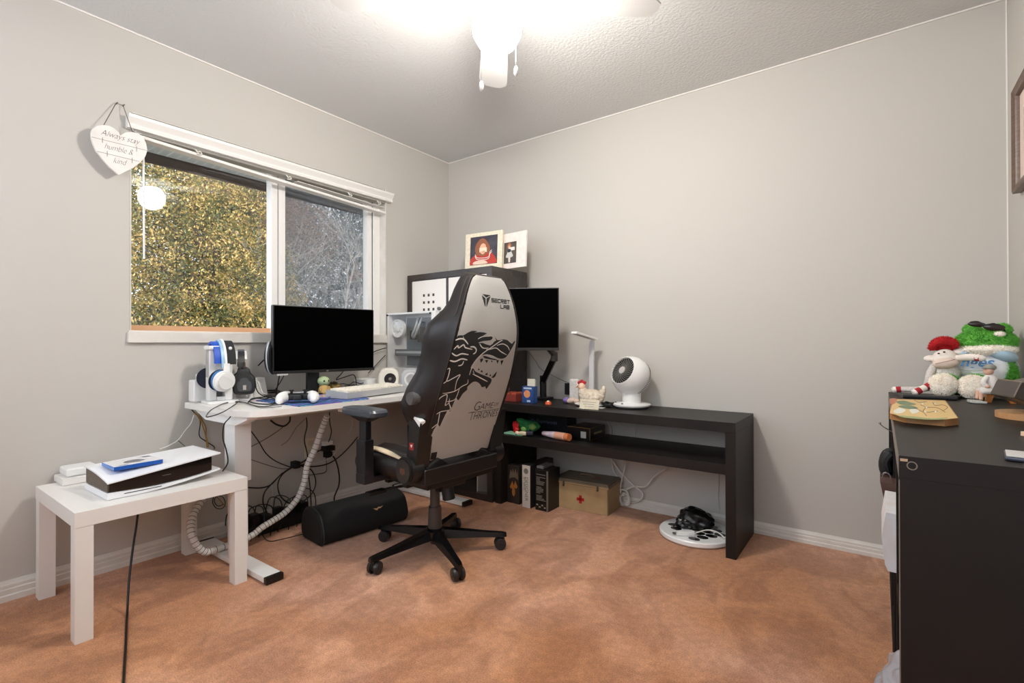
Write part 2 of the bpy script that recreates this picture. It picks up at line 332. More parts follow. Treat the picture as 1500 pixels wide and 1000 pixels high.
# ================================================================== heart sign
HX = .066
hs = thing('heart_sign', 'white wooden heart plaque hanging by string beside the window', 'sign', cX(176,255,HX))
WOODW = mat('white_washed_wood', (232,229,224), .6, var=(14,(222,218,212)))
INK = mat('dark_ink', (40,38,36), .6)
hp = [(151,183),(142.5,184),(135,189),(133,195),(133.5,202.5),(136,210),(140.6,220),(150,232.5),(161,245),(174,256),(180,253),(195,246),(206,237.5),(213,229),(216,220),(214,210),(210,201),(202.5,195),(192.5,193),(184,194),(176,198.5),(174,194),(167.5,188),(160,184)]
c0 = cX(174,215,HX); FH = frm(c0,(0,1,0),(0,0,1))
mb = MB(); mb.prism([((cX(x,y,HX).y-c0.y), cX(x,y,HX).z-c0.z) for x,y in hp], FH, -.012, 0); part('plaque', mb, WOODW, hs)
mb = MB()
def ribbon(mb, pts, wd, M, d0=0, d1=.0006, smooth=0, close=False):
    pts = [V((p[0],p[1],0)) for p in pts]
    if smooth: pts = catmull(pts, smooth)
    n = len(pts); L = []; R = []
    for i in range(n):
        t = (pts[min(i+1,n-1)]-pts[max(i-1,0)]).normalized(); q = V((-t.y,t.x,0)); w_ = wd(i/(n-1)) if callable(wd) else wd
        L.append(pts[i]+q*w_/2); R.append(pts[i]-q*w_/2)
    vs = [mb.bm.verts.new(M @ V((p.x,p.y,d1))) for p in L+R]
    for i in range(n-1): mb.bm.faces.new((vs[i],vs[n+i],vs[n+i+1],vs[i+1]))
def HU(x, y): p = cX(x,y,HX); return (p.y-c0.y, p.z-c0.z)
for a,b in (((134,200.5),(215.5,220.5)),((142,221.5),(204,236.5))): ribbon(mb, [HU(*a),HU(*b)], .0016, FH)
for a in ((150,205),(200,218),(157,225),(193.5,235)): ribbon(mb, [HU(a[0],a[1]-4),HU(a[0],a[1]+4)], .002, FH)
part('plank_joint', mb, mat('joint_brown',(120,112,104),.8), hs)
for (x,y),x2,s_ in (((147,196.5),205,'Always stay'),((152,216.5),195,'humble &'),((165,237.5),186,'kind')):
    u,v = HU(x,y); u2 = HU(x2,y)[0]; me = textmesh(s_, .045, shear=.4, off=-.0011, space=.95); wd = max(q.co.x for q in me.vertices)
    mb = MB(); mb.mesh(me, FH @ Matrix.Translation((u,v-.001,.0004)) @ Matrix.Diagonal(((u2-u)/wd,.82,1,1))); bpy.data.meshes.remove(me); part('lettering', mb, INK, hs)
mb = MB(); a,b,c_,d_ = cX(152,183,HX), cX(170,151,.018), cX(180,154,.018), cX(194,193,HX)
mb.tube([a,b,c_,d_], .0016, 6); part('string', mb, mat('twine',(96,88,76),.8), hs)
part('nail', MB().cyl(cX(170,152,.0), cX(170,152,.0)+V((.02,0,0)), .003, seg=8).cyl(cX(180,155,0), cX(180,155,0)+V((.02,0,0)), .003, seg=8), GREYM, hs)
# ================================================================== ceiling fan
fc = V((1.667,-1.5,0))
fan = thing('ceiling_fan', 'white ceiling fan with lit globe hanging from the ceiling', 'ceiling fan', (fc.x,fc.y,2.03))
FW = mat('fan_white', (206,205,203), .5)
part('motor_housing', MB().lathe([(.06,2.44),(.065,2.40),(.03,2.385),(.03,2.35),(.13,2.335),(.165,2.30),(.168,2.25),(.15,2.238),(.07,2.236),(.055,2.205)], (fc.x,fc.y,0)), FW, fan)
part('globe', MB().lathe([(.045,2.212),(.062,2.205),(.083,2.175),(.090,2.14),(.086,2.105),(.066,2.068),(.03,2.046),(0,2.042)], (fc.x,fc.y,0), seg=40), mat('lit_globe',(255,250,240),.4,emit=((255,250,243),88)), fan)
for k,a in enumerate((40,130,220,310)):
    a = radians(a); d = V((cos(a),sin(a),0)); q = V((-sin(a),cos(a),0)); tilt = .16
    bo = thing('blade_tmp', None, None); bpy.data.objects.remove(bo)
    M = frm(fc+V((0,0,2.222)), d, q*cos(tilt)+V((0,0,1))*sin(tilt))
    poly = [(.19,-.05),(.52,-.066),(.56,-.06),(.585,-.035),(.59,0),(.585,.035),(.56,.06),(.52,.066),(.19,.05)]
    b = part('blade', MB().prism(poly, M, -.003, .003), FW, fan)
    mb = MB(); mb.prism([(.09,-.014),(.15,-.014),(.2,-.04),(.24,-.03),(.23,0),(.24,.03),(.2,.04),(.15,.014),(.09,.014)], M, .003, .008); part('blade_bracket', mb, FW, b)
for (px,py,top,r) in ((705,128,2.2,.005),(756,106,2.2,.004)):
    e = cY(px,py,-1.47 if px > 730 else -1.53); mb = MB().cyl((e.x,e.y,e.z+.02),(e.x,e.y,2.215),.0012,seg=6)
    ch = part('pull_chain', mb, CHR, fan); part('pull_knob', MB().ell((e.x,e.y,e.z+.004),(.008,.008,.02),sub=2), FW, ch)
# ================================================================== white side table
T = thing('side_table', 'white square low side table carrying the game console', 'table', (.325,-2.14,0))
X0,X1,Y0,Y1,ZT = .055,.60,-2.425,-1.86,.44
part('tabletop', MB().box((X0,Y0,ZT-.052),(X1,Y1,ZT),.0015), WHITE, T)
for x in (X0+.001,X1-.051):
    for y in (Y0+.001,Y1-.051): part('leg', MB().box((x,y,0),(x+.05,y+.05,ZT-.0525),.001), WHITE, T)
# console box lies on it, long axis across the table
def LP(u, v, z): return cZ(u,v,z)
cs = thing('game_console', 'white and black game console lying flat on the white side table', 'game console', (.3,-2.1,.44))
a = cZ(155,731,.445); b = cZ(331,690,.445); Lc = .385; ax = V((-.02,1,0)).normalized(); ay = V((-ax.y,ax.x,0))
o = V((.516,-2.318,.441))
Mc = frm(o, ax, ay)     # u along the length, v towards the wall, n up
CW = mat('console_white', (238,239,242), .3); CB = mat('console_black', (14,14,16), .12, coat=.5)
def plate(zf, th, v0=-.008, v1=.245, rise=0):
    rings = []
    for i in range(15):
        t = i/14; u = t*Lc; z = zf(t); vs_ = [v0+(v1-v0)*j/6 for j in range(7)]; e = [rise*(1-t)*(1-(1-j/6)**2) for j in range(7)]; h_ = th(t) if callable(th) else th
        rings.append([Mc @ V((u,v,z+q)) for v,q in zip(vs_,e)] + [Mc @ V((u,v,z+h_+q)) for v,q in zip(vs_[::-1],e[::-1])])
    return MB().loft(rings)
part('lower_shell', plate(lambda t: .001+(.052*(t-.3)**1.4 if t > .3 else 0), lambda t: .024-.017*min(1,t*1.3)), CW, cs, ang=25)
part('core', MB().loft([[Mc @ V(p) for p in ((u,0,z0_),(u,.235,z0_),(u,.235,z1_+.022*(1-u/Lc)),(u,0,z1_))] for u,z0_,z1_ in ((.004,.0255,.0575),(.12,.021,.067),(.25,.026,.082),(Lc-.03,.037,.093))]), CB, cs)
part('upper_shell', plate(lambda t: .058+.042*t, .005, -.012, .248, rise=.026), CW, cs, ang=25)
part('side_grille', MB().prism([(.0,.027),(.235,.027),(.235,.082),(.15,.078),(.07,.070),(.0,.058)], frm(Mc @ V((.004,.0,0)), Mc.to_3x3() @ V((0,1,0)), (0,0,1)), -.002, .004), mat('grille_bronze',(112,98,84),.6,var=(60,(80,70,60),(1,1,6))), cs)
part('disc_slot', MB().box((.05,-.0092,.012),(.17,-.0078,.0145), 0, Mc), BLK, cs)
part('front_emblem', MB().box((.175,-.0015,.050),(.205,.0005,.0525), 0, Mc), GREYM, cs)
# game case
gc = thing('game_case', 'blue-spined plastic game case lying on the game console', 'game case', Mc @ V((.15,.1,.1)))
pg = [(144.5,672),(167,685),(234,677),(206,665)]; zg = .545
G = [cZ(x,y,zg) for x,y in pg]; gu = V((-.02,1,0)).normalized(); gM = frm(G[1], gu, V((-gu.y,gu.x,0)))
part('case_body', MB().box((0,.004,-.012),(.158,.135,.001),.001,gM), mat('clear_blue', (60,120,200), .2), gc)
part('spine', MB().box((.0,-.001,-.0125),(.158,.004,.0015),.0005,gM), mat('spine_blue', (28,86,168), .3), gc)
part('cover_sheet', MB().box((.002,.006,.001),(.156,.133,.0018),0,gM), mat('cover_white', (236,236,238), .15), gc)
part('cover_print', MB().prism([(.05,.04),(.09,.03),(.12,.06),(.1,.09),(.06,.085),(.045,.06)], gM, .0019,.0021).prism([(.02,.012),(.05,.012),(.05,.02),(.02,.02)], gM, .0019,.0021).prism([(.125,.1),(.15,.1),(.15,.125),(.125,.125)], gM,.0019,.0021), mat('print_grey', (110,112,120), .3), gc)
# router boxes
rb = cZ(112,703,.44)
solo('router_box', MB().box((rb.x-.055,rb.y-.06,.441),(rb.x+.075,rb.y+.055,.468),.004), WHITE, 'flat white router box on the side table, the lower of two', 'router')
solo('router_box', MB().box((rb.x-.05,rb.y-.045,.469),(rb.x+.06,rb.y+.06,.502),.012,seg=3), WPLA, 'rounded white router box stacked on the flat one', 'router')
# ================================================================== standing desk
D = thing('standing_desk', 'white standing desk under the window holding the keyboard', 'desk', (.37,-1.2,0))
DX0,DX1,DY0,DY1,DZ = .033,.672,-1.893,-.475,.72
poly = [(DX0,DY0),(DX1-.12,DY0),(DX1-.035,DY0+.03),(DX1,DY0+.11),(DX1,DY1),(DX0,DY1)]
def rounded(poly, r=.02, n=4):
    out = []; k = len(poly)
    for i in range(k):
        p = V(poly[i]+(0,)); a = V(poly[i-1]+(0,))-p; b = V(poly[(i+1)%k]+(0,))-p; rr = min(r, a.length*.45, b.length*.45)
        A = p+a.normalized()*rr; B = p+b.normalized()*rr
        for j in range(n+1): t = j/n; q = A*(1-t)**2+p*2*t*(1-t)+B*t*t; out.append((q.x,q.y))
    return out
part('desktop', MB().prism(rounded(poly,.02), Matrix.Translation((0,0,DZ-.026)), 0, .026), WHITE, D)
mf = part('side_bracket', MB().prism([(.1,.0),(.6,.0),(.6,-.012),(.5,-.045),(.2,-.045),(.1,-.012)], frm((0,DY0+.03,DZ-.027),(1,0,0),(0,0,1)), -.05, 0), WPLA, D)
part('side_bracket', MB().box((.12,DY1-.13,DZ-.07),(.6,DY1-.05,DZ-.027),.002), WPLA, D)
part('cross_rail', MB().box((.42,DY0+.08,DZ-.062),(.48,DY1-.13,DZ-.028),.002), WPLA, D)
part('control_box', MB().box((DX1-.06,-1.43,DZ-.05),(DX1-.015,-1.31,DZ-.0265),.002), WPLA, D)
for yy in (-1.80,-.575):
    lg = part('leg', MB().box((.335,yy-.037,.38),(.435,yy+.037,DZ-.06),.003), WPLA, D)
    part('leg_sleeve', MB().box((.35,yy-.030,.03),(.42,yy+.030,.385),.003), WPLA, lg)
    ft = part('foot', MB().box((.06,yy-.037,.006),(.69,yy+.037,.03),.003), WPLA, D)
    part('foot_cap', MB().box((.69,yy-.038,.003),(.712,yy+.038,.031),.003), BLK, ft); part('foot_cap', MB().box((.045,yy-.038,.003),(.06,yy+.038,.031),.003), BLK, ft)
# ---- cable sleeve
def zs(ox, oy, s, pts): return [(ox+x/s, oy+y/s) for x,y in pts]
Z8 = lambda pts: zs(260,600,4.546,pts)
sl = thing('cable_sleeve', 'white ribbed spiral cable sleeve looping from desk underside to floor', 'cable sleeve', (.2,-1.6,0))
A = [cX(x,y,X_) for (x,y),X_ in zip(Z8([(996,40),(965,120),(915,260),(865,370),(845,480),(800,590),(720,680),(640,735),(560,785),(480,845)]), (.36,.33,.30,.28,.27,.26,.26,.26,.26,.26))]
B_ = [cX(x,y,X_) for (x,y),X_ in zip(Z8([(255,950),(180,945),(130,905),(95,830),(90,760),(110,690),(165,600),(185,560)]), (.27,.27,.265,.25,.22,.19,.15,.12))]
pth = catmull(A+B_, 8)
pth = [V((p.x,p.y,max(p.z,.048))) for p in pth]
part('sleeve_tube', MB().tube(pth, .0155, 10), mat('sleeve_white',(226,226,224),.35), sl)
mb = MB(); acc = 0
for p,q in zip(pth, pth[1:]):
    acc += (q-p).length
    if acc > .016:
        acc = 0; t = (q-p).normalized(); mb.cyl(p-t*.0011, p+t*.0011, .0163, seg=10)
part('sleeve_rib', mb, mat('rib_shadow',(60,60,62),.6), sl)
# ---- cables under the desk
CBL = mat('cable_black', (14,14,14), .45); CBW = mat('cable_white', (222,220,214), .45); CBY = mat('cable_ochre', (150,116,50), .5); CBG = mat('cable_green',(112,124,98),.5); CBGY = mat('cable_grey',(88,86,84),.5)
def cable(label, px, x, r, m, smooth=8, name='cable', conv=Z8, zmin=None, fn=cX):
    if fn is cX and name == 'cable': name = 'hanging_cable'
    pts = conv(px) if conv else px
    xs = x if hasattr(x,'__len__') else [x]*len(pts)
    P = catmull([fn(a,b,c) for (a,b),c in zip(pts,xs)], smooth)
    lo = r+.001 if zmin is None else zmin
    P = [V((max(p.x,.003+r),min(p.y,-.003-r),max(p.z,lo))) for p in P]
    return solo(name, MB().tube(P, r, 6), m, label, 'cable')
cable('black cable slanting from the desk leg to the bundle clip on the wall', [(470,115),(540,210),(590,290),(660,345),(760,385)], .04, .003, CBL)
cable('thin dark cable fanning out left of the bundle clip', [(470,325),(560,355),(640,380),(700,392),(760,390)], .03, .002, CBGY)
cable('thick black cable curving left from the clip behind the desk leg', [(870,360),(760,385),(680,440),(620,500),(550,520),(440,515)], .05, .004, CBL)
cable('large black cable loop hanging below the bundle clip', [(770,380),(700,430),(668,500),(690,580),(760,625),(850,600),(905,540),(920,470),(890,400),(830,375),(780,378)], .055, .0035, CBL)
cable('black cable dropping from the clip to the power strip', [(700,420),(630,490),(580,550),(570,620),(600,690),(630,720)], .06, .004, CBL)
cable('straight black cable hanging from the control box behind the sleeve', [(858,50),(862,110),(845,200),(865,300),(872,420),(885,540),(892,690)], .16, .0032, CBL)
cable('black cable hanging just right of the white ribbed sleeve', [(1012,15),(1015,90),(1025,140),(1015,190),(1005,215)], .2, .0028, CBL)
cable('thick black power cable falling from the outlet to the carpet', [(1000,275),(1050,330),(1075,420),(1075,500),(1045,580),(1042,640),(980,660),(860,700),(760,740)], (.03,.04,.05,.05,.05,.05,.06,.08,.1), .0045, CBL)
cable('thick black cable rising right from the bundle clip', [(810,372),(900,378),(1000,360),(1080,310),(1150,240),(1200,180)], .05, .004, CBL)
cable('black cable from the bundle clip up to the black plug', [(810,360),(860,330),(900,295),(950,270),(985,262)], .05, .0042, CBL)
cable('thin black cable jogging below the wall outlet', [(870,435),(930,428),(985,415),(992,380),(990,320)], .02, .002, CBL)
cable('black cable sagging under the desk control box', [(620,70),(660,98),(710,108),(745,80),(750,45)], (.4,.4,.4,.4,.4), .0045, CBL)
cable('thin grey cable slanting down left of the desk control box', [(850,60),(790,120),(740,200),(690,238)], .1, .0016, CBGY)
cable('thin grey cable rising behind the desk leg toward the desktop', [(470,255),(540,220),(610,180),(670,140),(720,100)], .04, .0024, CBGY)
cable('thin white cable sweeping from the outlet toward the armrest', [(890,360),(960,345),(1030,310),(1080,240),(1130,170),(1160,110),(1165,60)], .06, .0018, CBW)
cable('short white cable hanging below the bundle clip', [(630,500),(632,560),(625,620),(605,670)], .05, .002, CBW)
cable('white cable hanging down the wall left of the desk', [(110,35),(90,90),(50,140),(5,200),(-60,240),(-120,262)], (.03,)*6, .0025, CBW)
cable('ochre cable hanging behind the left end of the desk', [(115,20),(150,60),(175,130),(195,200),(205,250)], .035, .0035, CBY)
cable('second ochre cable dangling beside the first one', [(140,20),(165,70),(188,120),(190,190),(196,250)], .03, .0025, CBY)
cable('black cable bending on the wall behind the game console', [(95,0),(150,70),(145,170),(190,210),(243,245),(243,262)], .03, .0025, CBL)
cable('green-grey cable lying along the wall behind the game console', [(0,200),(40,235),(85,272)], .02, .002, CBG)
cable('black cable arching from the desk edge down to the console end', [(385,0),(350,50),(310,100),(303,190),(325,270),(335,350),(300,410)], (.5,.5,.48,.45,.44,.43,.42), .0028, CBL)
cable('black power cord hanging under the side table down to the carpet', [(202,752),(199,775),(195,800),(189,850),(186,903),(184,950),(181,1000),(178,1060)], (.38,.39,.41,.46,.536,.757,.954,1.15), .004, CBL, conv=None)
cable('dark coiled cable behind the right leg of the side table', [(240,580),(235,620),(260,655),(300,655),(318,620),(300,580),(262,575),(245,610),(270,640),(305,630)], .03, .002, CBL)
cable('ochre cable crossing behind the side table leg', [(248,565),(280,600),(322,645)], .035, .002, CBY)
cable('thin black cable running over the carpet to the foot cushion', [(560,780),(565,830),(610,873),(700,860),(830,828)], 0.0, .002, CBL, fn=lambda a,b,c: cZ(a,b,.004))
solo('cable_clip', MB().box(cX(425,685,.02)-V((0,.0,0)), cX(438,676,.07)+V((0,.01,0)),.003), BLKM, 'black clip gathering the cables on the wall', 'clip')
oo = cX(454,655,0)
ot = thing('wall_outlet', 'cream wall outlet plate behind the ribbed sleeve', 'outlet', (0.001,oo.y,oo.z))
part('outlet_plate', MB().box((.001,oo.y-.037,oo.z-.058),(.007,oo.y+.037,oo.z+.058),.002), mat('outlet_cream',(216,206,184),.4), ot)
part('socket', MB().box((.007,oo.y-.016,oo.z+.012),(.009,oo.y+.016,oo.z+.042),.003).box((.007,oo.y-.016,oo.z-.042),(.009,oo.y+.016,oo.z-.012),.003), mat('socket_cream',(200,190,168),.4), ot)
o2 = cX(477,652,0)
solo('plug_adapter', MB().box((.002,o2.y-.035,o2.z-.03),(.05,o2.y+.035,o2.z-.0),.004).box((.002,o2.y-.02,o2.z-.07),(.045,o2.y+.02,o2.z-.035),.004), BLKM, 'black plug adapter in the wall beside the outlet', 'plug')
solo('plug_adapter', MB().box((.002,o2.y-.03,o2.z+.004),(.035,o2.y+.03,o2.z+.03),.004), WPLA, 'white plug stacked above the black plug adapter', 'plug')
ps = thing('power_strip', 'black power strip heaped with plugs on the carpet by the wall', 'power strip', (.14,-1.46,0))
pa, pb = V((.13,-1.66,0)), V((.115,-1.30,0))
part('strip_body', MB().box((.06,-1.70,.005),(.16,-1.29,.06),.008), BLKM, ps)
for k in range(6):
    y = -1.66+k*.065; part('plug', MB().box((.07+.02*(k%2),y-.02,.061),(.13+.015*(k%3),y+.022,.095+.02*(k%2)),.006), BLK, ps)
mb = MB(); rnd = random.Random(4)
for k in range(9):
    y = -1.72+k*.05; mb.tube([V((.08,y,.08)), V((.05+rnd.random()*.06,y+.02,.13+rnd.random()*.05)), V((.12,y+.07,.12+rnd.random()*.03)), V((.15,y+.06,.05)), V((.17+rnd.random()*.03,y+.02,.006))], .003, 5, smooth=5)
part('plug_cable', mb, CBL, ps)
# ---- foot cushion
fcn = thing('foot_cushion', 'black rounded oblong cushion with small gold logo on the carpet', 'cushion', (.5,-1.19,0))
a0 = V((.445,-1.475,0)); a1 = V((.50,-.955,0)); dr = (a1-a0).normalized(); sd = V((dr.y,-dr.x,0))
def cush(t, s): 
    c = a0+(a1-a0)*t; return [c+sd*(x*s)+V((0,0,.004+z*s+(1-s)*.07)) for x,z in rounded([(-.10,0),(.10,0),(.118,.05),(.085,.15),(-.02,.172),(-.10,.145),(-.118,.05)],.05,4)]
part('cushion_body', MB().loft([cush(t,s) for t,s in ((0,.86),(.012,.96),(.03,1),(.5,1.02),(.97,1),(.988,.96),(1,.86))]), mat('cushion_black',(17,17,18),.8,bump=(180,.4,.002)), fcn)
pip = cush(.03,1.012); part('piping', MB().tube(pip,.0035,6,closed=True), mat('piping_dark',(44,44,44),.5), fcn)
pp = cush(.62,1.012); lo = V((.0,0,0))
# small bird-like logo on the side that faces the room
P0 = a0+(a1-a0)*.62+sd*.104+V((0,0,.118)); Mq = frm(P0, dr, (V((0,0,1))-sd*.35).normalized())
part('gold_logo', MB().prism([(-.03,.006),(-.018,-.004),(-.008,-.008),(0,.0),(.012,-.002),(.03,.008),(.012,.005),(.002,.008),(-.008,.002),(-.02,.004)], Mq, .004, .006), mat('logo_gold',(200,160,110),.5), fcn)
# ================================================================== corner cube shelf
S = thing('cube_shelf', 'tall dark cube shelf in the corner with white cabinet inserts', 'shelf', (.4,-.24,0))
SX0,SX1,SY0,SY1,SZ = .008,.79,-.44,-.05,1.495
def cubes(x0,x1,z0,z1,y0,y1,nx,nz,T=.042,t=.018):
    mb = MB(); mb.box((x0,y0,z1-T),(x1,y1,z1),.001).box((x0,y0,z0),(x1,y1,z0+T),.001).box((x0,y0,z0+T),(x0+T,y1,z1-T),.001).box((x1-T,y0,z0+T),(x1,y1,z1-T),.001)
    cw = (x1-x0-2*T-(nx-1)*t)/nx; chh = (z1-z0-2*T-(nz-1)*t)/nz
    for i in range(1,nx): mb.box((x0+T+i*cw+(i-1)*t,y0+.003,z0+T),(x0+T+i*cw+i*t,y1,z1-T),.0005)
    for j in range(1,nz): mb.box((x0+T,y0+.004,z0+T+j*chh+(j-1)*t),(x1-T,y1,z0+T+j*chh+j*t),.0005)
    return mb, cw, chh
mb, cw, chh = cubes(SX0,SX1,0,SZ,SY0,SY1,2,4)
mb.box((SX0+.04,SY1-.02,.04),(SX1-.04,SY1-.012,SZ-.04))
part('shelf_case', mb, mat('shelf_laminate', (58,50,46), .27, var=(3,(48,41,38)), spec=.6), S)
INS = mat('insert_white', (238,234,228), .4)
for j in (2,3):
    for i in (0,1):
        x = SX0+.042+i*(cw+.018); z = .042+j*(chh+.018); y = SY0+.006
        iv = part('cabinet_insert', MB().box((x+.002,y,z+.002),(x+cw-.002,y+.012,z+chh-.004),.001), INS, S)
        mb = MB()
        for a in range(3):
            for b in range(3):
                cx = x+cw*.5+(a-1)*.047; cz = z+chh*.47+(b-1)*.05+.02; mb.box((cx-.009,y-.001,cz-.009),(cx+.009,y+.001,cz+.009))
        part('square_hole', mb, mat('hole_dark',(70,62,58),.9), iv)
        part('knob', MB().cyl((x+cw-.06,y,z+.13),(x+cw-.06,y-.02,z+.13),.012,seg=16,bev=.003), GREYM, iv)
# ---- two photo frames on it
def photo(name, label, px, y, th=.014):
    P = [cY(a,b,y) for a,b in px]; o = V((P[3].x, y, SZ+.001)); 
    u = V((P[2].x-P[3].x,0,0)); return o, P
def pframe(label, x, y, rz, wd, ht, lean, fwm, inner, bg, fmat, tilt=0):
    t = thing('photo_frame', label, 'photo frame', (x,y,SZ), rz)
    M = Matrix.Rotation(-lean,4,'X') @ frm((0,0,.002),(1,0,0),(0,0,1)); fw, fb = fwm
    part('frame_border', MB().prism([(0,0),(wd,0),(wd,ht),(0,ht)], M, -.012, 0), fmat, t, world=False)
    x0,y0,x1,y1 = inner; part('portrait', MB().prism([(x0,y0),(x1,y0),(x1,y1),(x0,y1)], M, 0, .0012), bg, t, world=False)
    part('easel_leg', MB().box((wd*.4,.012,.0),(wd*.6,.016,ht*.6),0,Matrix.Rotation(.06,4,'X')), fmat, t, world=False)
    return t, M
FR = mat('frame_ivory', (238,230,210), .5, var=(70,(226,212,182))); FR2 = mat('frame_rose', (240,232,224), .5, var=(30,(236,220,212)))
f1a = cY(683,391,-.30)
t1, M1 = pframe('larger ivory photo frame with a portrait of a child in red', f1a.x, -.315, .10, .30, .262, .05, (.03,.03), (.042,.042,.262,.236), mat('photo_backdrop',(78,74,84),.25,var=(12,(60,56,66))), FR)
def flat(nm, poly, col, t, M, d=.0016, sm=True, rough=.3):
    pts = [V((a,b,0)) for a,b in poly]
    if sm: pts = catmull(pts,4,True)
    return part(nm, MB().prism([(p.x,p.y) for p in pts], M, .001, d), mat('photo_'+nm+'_%d%d%d'%col, col, rough), t, world=False)
por1 = [c for c in t1.children if c.name.startswith('portrait')][0]
flat('hair', [(.10,.10),(.085,.14),(.09,.18),(.12,.215),(.155,.218),(.185,.19),(.205,.15),(.195,.11),(.15,.09)], (150,92,64), t1, M1, .0020)
flat('sweater', [(.044,.045),(.05,.085),(.09,.11),(.15,.098),(.20,.12),(.235,.10),(.26,.05),(.2,.044),(.1,.044)], (186,58,44), t1, M1, .0024)
flat('face', [(.125,.13),(.125,.165),(.145,.185),(.168,.175),(.172,.145),(.158,.115),(.14,.112)], (232,180,148), t1, M1, .0028)
mb = MB()
for k in (0,.012): ribbon(mb, [(.085,.115-k),(.10,.092-k),(.15,.085-k),(.195,.09-k),(.205,.12-k),(.22,.135-k)], .004, M1, 0, .0030, 4)
part('collar_stripe', mb, mat('photo_white',(240,236,228),.4), t1, world=False)
flat('hands', [(.07,.047),(.075,.062),(.11,.07),(.16,.068),(.185,.055),(.18,.046),(.12,.044)], (240,206,184), t1, M1, .0032)
mb = MB().prism([(.144,.150),(.150,.150),(.150,.154),(.144,.154)], M1,.0028,.0030).prism([(.160,.150),(.165,.150),(.165,.154),(.160,.154)], M1,.0028,.0030).prism([(.142,.130),(.152,.126),(.162,.131),(.152,.129)], M1,.0028,.0030)
part('facial_features', mb, mat('photo_dark',(110,52,44),.5), t1, world=False)
f2a = cY(733,391,-.27)
t2, M2 = pframe('smaller pale photo frame with a standing child in a dress', f2a.x-.03, -.255, -.10, .24, .235, .05, (.02,.02), (.05,.035,.158,.175), mat('photo_backdrop2',(92,82,72),.3,var=(14,(70,66,62))), FR2)
flat('hair', [(.082,.135),(.08,.155),(.095,.17),(.11,.16),(.11,.14),(.095,.13)], (176,110,76), t2, M2, .0020)
flat('dress', [(.085,.125),(.105,.128),(.118,.105),(.13,.08),(.10,.072),(.068,.078),(.08,.105)], (206,206,200), t2, M2, .0022)
flat('bodice', [(.085,.128),(.105,.13),(.112,.112),(.085,.108)], (40,48,60), t2, M2, .0024)
flat('face', [(.088,.138),(.09,.15),(.098,.153),(.104,.145),(.1,.134),(.094,.132)], (226,174,146), t2, M2, .0026)
flat('legs', [(.093,.045),(.092,.073),(.107,.073),(.106,.045),(.1,.04)], (226,214,200), t2, M2, .0026)
# ================================================================== console table along the back wall
K = thing('console_table', 'long dark console table with a middle shelf along the back wall', 'table', (1.5,-.22,0))
KX0,KX1,KY0,KY1,KZ = .803,2.222,-.427,-.022,.632
KS0, KS1 = .385, .434
part('tabletop', MB().box((KX0,KY0,KZ-.048),(KX1,KY1,KZ),.0012), DARKW, K)
part('shelf', MB().box((KX0+.046,KY0+.003,KS0),(KX1-.046,KY1,KS1),.0012), DARKW, K)
for x in (KX0,KX1-.046): part('side_panel', MB().box((x,KY0,0),(x+.046,KY1,KZ-.0485),.0012), DARKW, K)
# ---- second monitor on its arm
mo = thing('arm_monitor', 'black monitor on a clamp arm above the console table', 'monitor', (.95,-.12,KZ))
mr = V((1.232,-.355,0)); ml = V((.72,-.675,0)); md = (mr-ml).normalized(); mn = V((md.y,-md.x,0)); Mm = frm((ml.x,ml.y,0), md, (0,0,1))
Lm = (mr-ml).length
b_ = part('monitor_back', MB().box((0,.962,-.03),(Lm,1.335,-.006),.004,Mm), BLK, mo)
part('screen_panel', MB().box((.006,.978,-.006),(Lm-.006,1.329,-.004),0,Mm), SCR, mo)
part('bezel_bar', MB().box((0,.962,-.0055),(Lm,.977,-.002),.001,Mm), mat('bezel_grey',(30,28,27),.4), mo)
ab = cY(797,580,-.09); e1 = cY(796,552,-.10); e2 = cY(812,524,-.22); 
arm = part('arm_base', MB().box((ab.x-.05,-.16,KZ+.001),(ab.x+.05,-.05,KZ+.016),.003).cyl((ab.x,-.1,KZ+.01),(ab.x,-.1,e1.z+.01),.022,seg=20), BLK, mo)
part('lower_arm', MB().tube([(ab.x,-.1,e1.z-.03),(e2.x,e2.y,e2.z)], .024, 4, up=(0,0,1)), BLK, mo)
vc = (mr+ml)/2; vx = e2.x
part('upper_arm', MB().cyl((e2.x,e2.y,e2.z-.02),(e2.x,e2.y,e2.z+.035),.022).tube([(e2.x,e2.y,e2.z+.02), (vc.x+.12,vc.y+.17,1.03), (vc.x+.0,vc.y+.06,1.12)], .02, 8), mat('arm_grey',(66,60,56),.4), mo)
part('mount_plate', MB().box((Lm/2-.05,1.08,-.045),(Lm/2+.05,1.18,-.031),.003,Mm), BLK, mo)
# ---- LED desk lamp
lx = cY(867,583,-.10); 
dl = thing('desk_lamp', 'slim white folding desk lamp on the console table behind the hen', 'desk lamp', (lx.x,-.12,KZ))
part('lamp_base', MB().cyl((lx.x,-.085,KZ+.001),(lx.x,-.085,KZ+.016),.05,seg=32,bev=.003), WPLA, dl)
lt = cY(868,498,-.12); ltip = cY(840,488,-.33)
part('post', MB().box((lx.x-.016,-.108,KZ+.016),(lx.x+.016,-.092,lt.z),.003), mat('lamp_silver',(206,206,206),.3), dl)
hd = (V((ltip.x,ltip.y,ltip.z))-V((lt.x+.012,-.11,lt.z))); Ml = frm((lt.x+.01,-.10,lt.z+.004), hd, V((-hd.y,hd.x,0)).normalized()*-1)
hx = part('lamp_head', MB().box((0,-.022,-.008),(hd.length,.022,.006),.004,Ml), WPLA, dl)
part('led_strip', MB().box((.06,-.016,.0055),(hd.length-.01,.016,.0075),0,Ml).box((.06,-.016,-.0095),(hd.length-.01,.016,-.0075),0,Ml), mat('diffuser_grey',(176,170,160),.4), hx)
